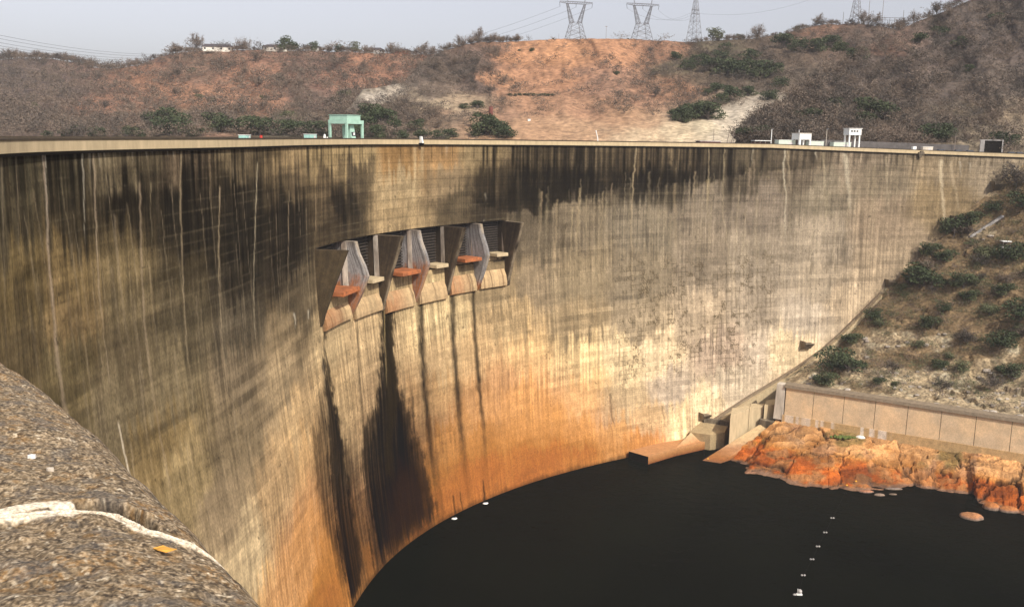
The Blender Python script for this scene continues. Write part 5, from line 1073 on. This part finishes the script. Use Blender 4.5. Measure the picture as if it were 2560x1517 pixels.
# portal house
p, rz, mm, t = crest_frame(2002, 5); S_ = mm; e = empty('portal_house', p, 'white portal crane house on stubby legs over the crest', 'portal house', rz=rz); w, dp = 5.0, 4.6
b = MB(); b.box((0, 0, 2.9), (w, dp, 2.2)); bevel(b.build('house', M['white'], e), .06); b = MB(); b.box((0, 0, 5.12), (w+.3, dp+.3, .15)); b.build('roof', M['conc_pale'], e)
for sx in (-1, 1):
    for sy in (-1, 1): b = MB(); b.box((sx*(w/2-.35), sy*(dp/2-.35), 0), (.65, .65, 2.898)); b.build('leg', M['white'], e)
# tower
p, rz, mm, t = crest_frame(2128, 6); r0_ = ray(2128, 321); hh = float((r0_*(p@FW))[2])-p[2]; e = empty('control_tower', p, 'tall white control room raised on four slender legs above the crest', 'tower', rz=rz)
w, dp = 5.2, 3.4; bh = 17*mm
b = MB(); b.box((0, 0, hh-bh), (w, dp, bh-.2)); hs_ = bevel(b.build('room', M['white'], e), .05); b = MB(); b.box((0, 0, hh-.198), (w+.4, dp+.4, .2)); b.build('roof', M['white'], e)
for k in range(3): b = MB(); b.box((-1.5+k*1.15, -dp/2-.01, hh-bh*.55), (.75, .08, .6)); b.build('window', M['glass'], hs_)
b = MB(); b.box((w/2+.01, 0, hh-bh*.55), (.08, .6, .6)); b.build('window', M['glass'], hs_)
for sx in (-1, 1):
    for sy in (-1, 1): b = MB(); b.box((sx*(w/2-.5), sy*(dp/2-.4), 0), (.45, .45, hh-bh-.002)); b.build('leg', M['white'], e)
cabinet(2284, 8, 8, 6, M['white'], 'kiosk', 'small upright white kiosk on the crest, left of the trees', 'kiosk', dep=1.2, parts=False); cabinet(2316, 24, 8, 8, M['conc_pale'], 'kiosk', 'wider off white kiosk next to the upright one', 'kiosk', dep=1.5)
def car(x, m, label, off=6):
    p, rz, mm, t = crest_frame(x, off); e = empty('parked_car', p, label, 'car', rz=rz); b = MB(); L = 4.4
    b.hexa([(-L/2, -.85, .35), (L/2, -.85, .35), (L/2, .85, .35), (-L/2, .85, .35)], [(-L/2, -.8, .95), (L/2, -.8, .95), (L/2, .8, .95), (-L/2, .8, .95)]); bevel(b.build('body', m, e), .1)
    b = MB(); b.hexa([(-1.5, -.78, .953), (1.2, -.78, .953), (1.2, .78, .953), (-1.5, .78, .953)], [(-1.1, -.65, 1.5), (.6, -.65, 1.5), (.6, .65, 1.5), (-1.1, .65, 1.5)]); b.build('cabin', M['glass'], e)
    for wx in (-1.4, 1.4):
        for wy in (-.86, .86): b = MB(); b.tube((wx, wy-.1, .33), (wx, wy+.1, .33), .33, k=14); b.build('wheel', M['dark'], e)
car(2395, M['blue'], 'blue car parked on the crest in front of the portal trees, left one'); car(2425, M['blue'], 'blue car parked closest to the tunnel portal'); car(2352, M['white'], 'white car parked by the kiosks'); car(2528, M['white'], 'white car parked right of the tunnel portal'); car(2548, M['conc_grey'], 'silver car at the right edge of the view')
# tunnel portal
p, rz, mm, t = crest_frame(2480, 16); e = empty('tunnel_portal', p, 'dark rectangular tunnel portal framed in grey concrete at the foot of the right hill', 'tunnel portal', rz=rz-.35)
b = MB(); b.box((0, -.35, 0), (6.0, .4, 5.4)); b.build('opening', M['dark'], e); b = MB(); b.box((-3.8, 0, 0), (1.5, 1.6, 5.4)); b.box((3.25, 0, 0), (.4, 1.4, 5.4)); b.box((-.6, 0, 5.402), (8.2, 1.5, .35)); b.build('frame', M['conc_grey'], e)

# ------------------------------------------------------------------ retaining bank strip behind the right crest
mb = MB(); thb = np.linspace(th_at(2080, -3), th_at(2440, -3), 30); V = []
for t in thb:
    a = face(t, -1., -13); b_ = face(t, -1., -16); z = -HC-float(dip(t)); V.append([[*a[:2], z-2], [*a[:2], z+2.2], [*b_[:2], z+2.3], [*b_[:2], z-2]])
o = mesh_obj('retaining_wall', np.array(V).reshape(-1, 3), grid_faces(30, 4), mat('dark_masonry', (.10, .09, .085), var=.3, scale=.5)); tag(o, 'long low dark grey retaining wall behind the crest right of the tower', 'retaining wall')

# ------------------------------------------------------------------ houses on the left ridge
def house(x, wpx, hpx, label, wallm, roofm, dx=0):
    p = on(left, x)+[0, 0, .3]; mm = (p@FW)/F; w = wpx*mm; h = hpx*mm; e = empty('house', p, label, 'house', rz=rng.uniform(-.2, .2))
    b = MB(); b.box((0, 0, -1), (w*.9, 7, 1+h*.62)); wl_ = b.build('wall', wallm, e)
    b = MB(); z = -1+1+h*.62; b.hexa([(-w/2, -4, z+.003), (w/2, -4, z+.003), (w/2, 4, z+.003), (-w/2, 4, z+.003)], [(-w/2+2.5, -.4, z+h*.55), (w/2-2.5, -.4, z+h*.55), (w/2-2.5, .4, z+h*.55), (-w/2+2.5, .4, z+h*.55)]); b.build('roof', roofm, e)
    n = max(2, int(w/4.5))
    for k in range(n): b = MB(); b.box((-w*.38+k*w*.76/max(1, n-1), -3.52, .5), (1.3, .1, 1.2)); b.build('window', M['glass'], wl_)
wc = mat('cream_wall', (.75, .71, .62), var=.06)
house(545, 78, 13, 'long white walled house with a dark roof, leftmost on the ridge', wc, M['roofdark']); house(690, 62, 12, 'cream house with a dark roof, second from the left on the ridge', wc, M['roofdark']); house(790, 30, 9, 'small white house below the green trees on the ridge', M['white'], M['roofdark'])
house(938, 46, 11, 'dark roofed white house near the right end of the ridge', M['white'], M['roofdark']); house(1003, 48, 9, 'low house with an earth coloured wall, last on the ridge', mat('earth_wall', (.35, .15, .10), var=.1), M['roofdark'])
def hut(hill, x, y, s, m, name, label, cat='hut'):
    p = on(hill, x, y); e = empty(name, p, label, cat); b = MB(); b.box((0, 0, 0), (s, s*.8, s*.75)); b.build('walls', m, e); b = MB(); b.box((0, 0, s*.752), (s*1.15, s, .15)); b.build('roof', M['conc_grey'], e); return e
hut(mid, 1323, 302, 1.4, M['white'], 'white_hut', 'tiny white box hut on the sandy slope'); hut(mid, 2062, 197, 2.4, M['white'], 'white_hut', 'small white hut in the scrub of the upper right gully'); hut(left, 199, 263, 1.2, M['white'], 'white_hut', 'tiny white pillar on the orange patch of the far left hill')
p = on(mid, 1227, 292); e = empty('red_tank', p, 'rust red upright tank on the slope above the green clump', 'tank'); b = MB(); b.tube((0, 0, -1), (0, 0, 5.0), 1.05, k=16); b.build('tank_body', M['rusttank'], e, True); b = MB(); b.tube((0, 0, 5.0), (0, 0, 5.25), 1.1, .95, 16); b.tube((0, 0, 5.2), (0, 0, 6.4), .1); b.build('cap', M['rusttank'], e)

# ------------------------------------------------------------------ pylons
def lattice(mb, A, B, wa, wb, n, r=.12, ux=(1, 0, 0), uy=(0, 1, 0)):
    A = np.array(A, float); B = np.array(B, float); ux = np.array(ux, float); uy = np.array(uy, float); prev = None
    for k in range(n+1):
        f = k/n; c = A+(B-A)*f; w = wa+(wb-wa)*f; q = [c+ux*sx*w/2+uy*sy*w/2 for sx, sy in ((-1, -1), (1, -1), (1, 1), (-1, 1))]
        if prev is not None:
            for i in range(4): mb.tube(prev[i], q[i], r, k=4); mb.tube(prev[i], q[(i+1) % 4], r*.55, k=3); mb.tube(prev[(i+1) % 4], q[i], r*.55, k=3)
        if k in (0, n) or k % 2 == 0:
            for i in range(4): mb.tube(q[i], q[(i+1) % 4], r*.6, k=3)
        prev = q
def y_pylon(x, ybase, yw, ytop, label):
    p = on(mid, x); d = p@FW; mm = d/F; p = p-[0, 0, 1]
    hb = (ybase-yw)*mm+1; ht = (ybase-ytop)*mm+1; e = empty('pylon', p, label, 'pylon', 'steel pylons on the ridge', rz=.25)
    b = MB(); lattice(b, (0, 0, 0), (0, 0, hb), 44*mm, 27*mm*.9, 4, .17); b.build('body', M['steel'], e)
    for s in (-1, 1):
        b = MB(); lattice(b, (s*27*mm*.38, 0, hb), (s*23*mm, 0, ht), 2.6, 1.0, 7, .14); b.build('arm', M['steel'], e)
        b = MB(); b.tube((s*23*mm, 0, ht+1.2), (s*25*mm, 0, ht+5.5), .15); b.tube((s*21*mm, 0, ht+1.2), (s*25*mm, 0, ht+5.5), .1); b.build('earth_peak', M['steel'], e)
    b = MB(); L = 43*mm; n = 14; z0, z1 = ht, ht+1.3
    for k in range(n):
        a, c = -L+2*L*k/n, -L+2*L*(k+1)/n; ta = 1-.8*max(0, abs(a)/L-.5)*2; tb = 1-.8*max(0, abs(c)/L-.5)*2
        for yy in (-.7, .7): b.tube((a, yy*ta, z0+(1-ta)*.8), (c, yy*tb, z0+(1-tb)*.8), .12, k=4); b.tube((a, yy*ta, z0+1.3*1), (c, yy*tb, z0+1.3), .12, k=4); b.tube((a, yy*ta, z0+(1-ta)*.8), (c, yy*tb, z0+1.3), .08, k=3)
    cbm = b.build('crossarm', M['steel'], e)
    for xx in (-L, 0, L): b = MB(); b.tube((xx, 0, z0+.5), (xx*.96, 0, z0-2.2), .12, k=5); b.build('insulator', M['dark'], cbm)
    return p, ht, mm, L
P1 = y_pylon(1438, 99, 59, 14, 'leftmost steel pylon with a V shaped head on the bare ridge'); P2 = y_pylon(1604, 99, 60, 17, 'second steel pylon with a V shaped head on the bare ridge')
def a_pylon(x, wpx, toppx, waist, label, top_y):
    p = on(mid, x)-[0, 0, 1.]; mm = (p@FW)/F; H = (on(mid, x)@FW)*0; h = (toppx)*mm+1; e = empty('pylon', p, label, 'pylon', 'steel pylons on the ridge', rz=.9)
    b = MB(); lattice(b, (0, 0, 0), (0, 0, h), wpx*mm*.85, 1.0, 9, .15); b.build('body', M['steel'], e)
    if waist:
        b = MB()
        for z in (waist*mm, waist*mm+2.5): 
            b.tube((-4.5, 0, z), (4.5, 0, z), .2, k=4); b.tube((-4.5, 0, z), (0, 0, z+1.6), .12, k=4); b.tube((4.5, 0, z), (0, 0, z+1.6), .12, k=4)
        b.build('crossarm', M['steel'], e)
    return p, h, mm
P3 = a_pylon(1735, 36, 118, 72, 'narrow A shaped steel pylon seen edge on, third along the ridge', 0); P4 = a_pylon(2138, 30, 96, 0, 'A shaped steel pylon cut by the top of the view, beside the leafless trees', 0)
def ridge_pole(hill, x, hp, r, label, t=None):
    p = on(hill, x)-[0, 0, .5]; mm = (p@FW)/F; e = empty('utility_pole', p, label, 'pole'); b = MB(); b.tube((0, 0, 0), (0, 0, hp*mm+.5), r, r*.7); b.build('pole', M['wood'], e)
    if t: b = MB(); b.box((0, 0, hp*mm), (1.6, .2, .25)); b.build('crossarm', M['wood'], e)
ridge_pole(mid, 1515, 32, .12, 'thin pole with a small crossarm between the two V headed pylons', True); ridge_pole(mid, 1397, 14, .1, 'short pole left of the first pylon')
for x, hp, l in ((2107, 30, 'thin mast left of the fourth pylon'), (2170, 60, 'mast just right of the fourth pylon'), (2204, 80, 'tallest thin mast of the switchyard'), (2256, 44, 'thin mast in the middle of the switchyard'), (2281, 50, 'mast at the right end of the switchyard')): ridge_pole(mid, x, hp, .17, l)
pa = on(mid, 2200)-[0, 0, .5]; e = empty('switchyard', pa, 'faint row of steel switchyard frames on the saddle right of the fourth pylon', 'switchyard'); mm = (pa@FW)/F; b = MB()
for k in range(9): x = k*3.1; b.tube((x, 0, 0), (x, 0, 6.2), .12, k=4); b.tube((x, 4, 0), (x, 4, 5.2), .1, k=4)
b.build('frames', M['steel'], e); b = MB(); b.tube((-1, 0, 6.2), (26, 0, 6.2), .16, k=4); b.tube((-1, 4, 5.2), (26, 4, 5.2), .12, k=4); b.build('busbars', M['steel'], e)
def wire(A, B, sag, r, label, n=30):
    A = np.array(A); B = np.array(B); b = MB(); P = [A+(B-A)*k/n-np.array([0, 0, 4*sag*(k/n)*(1-k/n)]) for k in range(n+1)]
    for a, c in zip(P[:-1], P[1:]): b.tube(a, c, r, k=4)
    tag(b.build('power_line', M['wire']), label, 'power line', 'power lines against the sky')
for k, (ya, yb, l) in enumerate(((66, 134, 'topmost'), (76, 138, 'second'), (87, 143, 'third'), (96, 147, 'fourth'), (103, 150, 'lowest'))):
    wire(at_d(-120, ya-4, 430), at_d(470, yb, 720), 5, .07, l+' of the faint power lines crossing the sky at the left edge')
for k, s in enumerate((-1, 0, 1)):
    c = lambda P, s: P[0]+np.array([math.cos(.25)*P[3]*s*.96, math.sin(.25)*P[3]*s*.96, P[1]-2.2])
    wire(c(P1, s), at_d(560+60*k, 130, 1000), 22, .06, ['left', 'middle', 'right'][k]+' conductor running left from the first V headed pylon')
    wire(c(P2, s), P3[0]+np.array([s*3., 0, P3[2]*74]), 6, .05, ['left', 'middle', 'right'][k]+' conductor between the second and the third pylon')
wire(P3[0]+np.array([0, 0, P3[2]*74]), P4[0]+np.array([0, 0, P4[1]+4]), 9, .05, 'conductor between the third and the fourth pylon')

# ------------------------------------------------------------------ foreground parapet
SIL = np.array([(-170, 800), (-60, 872), (0, 912), (60, 952), (120, 1004), (200, 1078), (260, 1146), (330, 1222), (400, 1288), (450, 1340), (520, 1408), (580, 1475), (640, 1540), (760, 1670), (900, 1820)], float)
E3 = at_z(SIL[:, 0], SIL[:, 1], -.60)
cl = np.concatenate([[0], np.cumsum(np.linalg.norm(np.diff(E3, axis=0), axis=1))]); nu_ = 900; uu = np.linspace(0, cl[-1], nu_)
EL = np.stack([np.interp(uu, cl, E3[:, i]) for i in range(3)], 1)
k9 = 41; EL = np.stack([np.convolve(np.pad(EL[:, i], k9//2, mode='reflect', reflect_type='odd'), np.ones(k9)/k9, 'valid') for i in range(3)], 1)
dv = EL[-1]-EL[0]; dv[2] = 0; dv /= np.linalg.norm(dv); inn = np.array([dv[1], -dv[0], 0]); inn = inn if inn[0] < 0 else -inn
qo = np.concatenate([[-.16, -.158, -.15, -.135, -.11], np.linspace(-.09, 1.35, 520)]); 
def prof(q): return np.where(q >= 0, .075*(1-np.exp(-np.clip(q, 0, 9)/.16)), .47*q-np.clip(-q, 0, .155)**2*10)
def prof2(q): return np.where(q < -.12, prof(np.maximum(q, -.12))-np.clip(-.12-q, 0, 1)*22, prof(q))
Uu, Q = np.meshgrid(uu, qo, indexing='ij')
V = EL[:, None]+inn[None, None]*Q[..., None]; V[..., 2] += prof2(Q)
rough = (fbm(Uu*70, Q*70, 3, 4)-.5)*.007+(fbm(Uu*9, Q*9, 5, 3)-.5)*.03
# crack polyline in (u, q)
def uq(x, y):
    P = at_z(x, y, -.54); d = P-EL; k = np.argmin(np.hypot(*(d-(d@inn)[:, None]*inn)[:, :2].T)); return uu[k], float((P-EL[k])@inn)
def polyd(pts):
    dm = np.full(Uu.shape, 9.)
    for (a, b), (c, d) in zip(pts[:-1], pts[1:]):
        dx, dy = c-a, d-b; t = np.clip(((Uu-a)*dx+(Q-b)*dy)/(dx*dx+dy*dy+1e-12), 0, 1); dm = np.minimum(dm, np.hypot(Uu-a-t*dx, Q-b-t*dy))
    return dm
lineA = [uq(*p) for p in ((-60, 1300), (0, 1285), (80, 1268), (160, 1258), (230, 1248), (280, 1243), (320, 1250), (360, 1262))]
lineA += [(lineA[-1][0]+.01, .03), (lineA[-1][0]+.03, -.02), (lineA[-1][0]+.045, -.09)]
lineB = [uq(*p) for p in ((-60, 1290), (0, 1268), (60, 1252), (110, 1244), (160, 1236))]
hole_ = [uq(*p) for p in ((165, 1250), (210, 1232), (260, 1222), (310, 1226), (345, 1240))]
wob = (fbm(Uu*35, Q*35, 8)-.5)*.012
dA = polyd(lineA)+wob; dB = polyd(lineB)+wob; dH = polyd(hole_)+wob*1.5
gA = sm(.016, .010, dA); gB = sm(.020, .013, dB); gH = sm(.030, .014, dH); thin = sm(.0028, .001, np.abs(dA-.002+wob*.3))
V[..., 2] += rough*(1-.7*np.maximum(gA, gB)) + .0012*np.maximum(gA, gB)-.035*gH*(1-gA)*(1-gB)-.006*thin
n1 = fbm(Uu*110, Q*110, 11, 4); n2 = fbm(Uu*260, Q*260, 13, 3); n3 = fbm(Uu*8, Q*8, 15, 3); n4 = vn(Uu*160, Q*160, 17)
c = lin([112, 96, 74])*np.ones(Uu.shape+(1,)); 
def mx(w, col):
    global c
    w = np.clip(w, 0, 1)[..., None]; c = c*(1-w)+lin(col)*w
mx(sm(.52, .66, n1)*.8, [62, 52, 42]); mx(sm(.5, .36, n2)*.75, [160, 142, 116]); mx(sm(.58, .7, n2)*.6, [44, 38, 33]); mx(sm(.6, .75, n3)*sm(.5, .7, n4)*.5, [140, 104, 58])
mx(sm(.80, .9, n4)*sm(.4, .6, n1)*.7, [206, 192, 166]); mx(sm(.55, .7, fbm(Uu*30+5, Q*30, 19))*.5, [84, 80, 76]); mx(sm(.62, .74, fbm(Uu*45, Q*45, 29))*.55, [128, 98, 60])
mx(gH*.9, [30, 25, 20]); mx(np.maximum(gA, gB)*.92, [222, 208, 184]); mx(np.maximum(gA, gB)*sm(.62, .75, n2)*.6, [150, 128, 100]); mx(thin*.6*(gA > .5), [92, 76, 56])
fp = empty('stone_parapet', (float(EL[300][0]), float(EL[300][1]), -1.6), 'weathered speckled concrete parapet top at the lower left, split by a white mortar seam', 'parapet')
o = mesh_obj('parapet_top', V.reshape(-1, 3), grid_faces(nu_, len(qo)), mat('lichen_concrete', (.3, .25, .2), use_col=True, var=.3, scale=60, rough=.95, bump=.8, dist=.004, micro=(220, .35)), None, True, np.clip(c*1.12, .01, .8).reshape(-1, 3)); ch(o, fp)
n_ = 40; idx = np.linspace(0, nu_-1, n_).astype(int); a = V[idx, 0]; b_ = a.copy(); b_[:, 2] = -4.5
ch(mesh_obj('parapet_side', np.stack([a, b_], 1).reshape(-1, 3), grid_faces(n_, 2), M['coping'], None), fp)
def onpar(x, y):
    Pf = V.reshape(-1, 3); X_, Y_, D = proj(Pf); return Pf[np.argmin((X_-x)**2+(Y_-y)**2+np.where(D < .1, 1e9, 0))]
def splat(x, y, rx, ry, h, m, name, label, cat, seed):
    p = onpar(x, y); n = 16; r = np.random.default_rng(seed); vs = [(0, 0, h)]
    for k in range(n): a = 2*math.pi*k/n; q = r.uniform(.75, 1.2); vs.append((math.cos(a)*rx*q, math.sin(a)*ry*q, 0))
    for k in range(n): vs.append((vs[1+k][0]*1.05, vs[1+k][1]*1.05, -.006))
    f = [(0, 1+k, 1+(k+1) % n) for k in range(n)]+[(1+k, 1+n+k, 1+n+(k+1) % n, 1+(k+1) % n) for k in range(n)]
    o = mesh_obj(name, vs, f, m); o.location = p+[0, 0, .006]; return tag(o, label, cat)
splat(80, 1144, .007, .0045, .001, M['lime'], 'bird_dropping', 'bright white bird dropping on the parapet top', 'dropping', 2); splat(126, 1176, .006, .004, .001, M['conc_pale'], 'bird_dropping', 'smaller paler dropping below the bright one', 'dropping', 3)
p = onpar(412, 1388); lf_ = MB(); w = .006
pts = [(-.02, 0, .003), (-.008, .007, .006), (.006, .006, .003), (.018, .002, .007), (.006, -.005, .003), (-.008, -.006, .005)]
lf_.add([*pts, *[(a, b, c_-.0012) for a, b, c_ in pts]], [(0, 1, 2, 3, 4, 5)[::-1], (6, 7, 8, 9, 10, 11)]+[(i, (i+1) % 6, 6+(i+1) % 6, 6+i) for i in range(6)])
o = lf_.build('dry_leaf', mat('ochre_leaf', (.62, .32, .06), var=.2, scale=80)); o.location = p+[0, 0, .006]; o.rotation_euler = (0, 0, -.3); tag(o, 'curled ochre leaf lying on the parapet top', 'leaf')

# ------------------------------------------------------------------ air
HZ = MB(); HZ.hexa([(-900, -120, -117), (1100, -120, -117), (1500, 1150, -117), (-1100, 1150, -117)], [(-900, -120, 190), (1100, -120, 190), (1500, 1150, 190), (-1100, 1150, 190)])
hm = bpy.data.materials.new('haze'); hm.use_nodes = True; nt = hm.node_tree; nt.nodes.remove(nt.nodes['Principled BSDF']); pvn = nt.nodes.new('ShaderNodeVolumePrincipled')
pvn.inputs['Color'].default_value = (.93, .95, 1, 1); pvn.inputs['Density'].default_value = .0001; nt.links.new(pvn.outputs[0], nt.nodes['Material Output'].inputs['Volume'])
hz = HZ.build('haze', hm); hz['kind'] = 'stuff'

# ------------------------------------------------------------------ camera, light, sky
sc = bpy.context.scene
cam = bpy.data.cameras.new('camera'); cam.sensor_width = 36; cam.lens = F/2560*36; cam.clip_start = .05; cam.clip_end = 12000
co = bpy.data.objects.new('camera', cam); COL.objects.link(co)
co.matrix_world = Matrix(((CRIGHT[0], CUP[0], -FW[0], 0), (CRIGHT[1], CUP[1], -FW[1], 0), (CRIGHT[2], CUP[2], -FW[2], 0), (0, 0, 0, 1)))
sc.camera = co
SAZ = math.atan2(.58, -.81); SEL = rad(42)
sd = Vector((math.sin(SAZ)*math.cos(SEL), math.cos(SAZ)*math.cos(SEL), math.sin(SEL)))
sl = bpy.data.lights.new('sun', 'SUN'); sl.energy = 4.2; sl.angle = rad(.5); sl.color = (1, .93, .82)
so_ = bpy.data.objects.new('sun', sl); COL.objects.link(so_); so_.rotation_euler = sd.to_track_quat('Z', 'Y').to_euler()
w = bpy.data.worlds.new('World'); sc.world = w; w.use_nodes = True; nt = w.node_tree; bg = nt.nodes['Background']
sky = nt.nodes.new('ShaderNodeTexSky'); sky.sky_type = 'NISHITA'; sky.sun_disc = False; sky.sun_elevation = SEL; sky.sun_rotation = SAZ; sky.dust_density = 4.0; sky.air_density = 1.0; sky.ozone_density = 1.5; sky.altitude = 500
hs2 = nt.nodes.new('ShaderNodeHueSaturation'); hs2.inputs['Saturation'].default_value = .36; nt.links.new(sky.outputs[0], hs2.inputs['Color'])
tint = nt.nodes.new('ShaderNodeMix'); tint.data_type = 'RGBA'; tint.blend_type = 'MULTIPLY'; tint.inputs[0].default_value = 1; tint.inputs[7].default_value = (1, .955, .985, 1)
nt.links.new(hs2.outputs[0], tint.inputs[6]); nt.links.new(tint.outputs[2], bg.inputs['Color']); bg.inputs['Strength'].default_value = .15
sc.view_settings.view_transform = 'Standard'; sc.view_settings.look = 'None'; sc.view_settings.exposure = .14; sc.view_settings.gamma = 1
sc.cycles.volume_bounces = 0; sc.cycles.max_bounces = 6; sc.cycles.transparent_max_bounces = 8
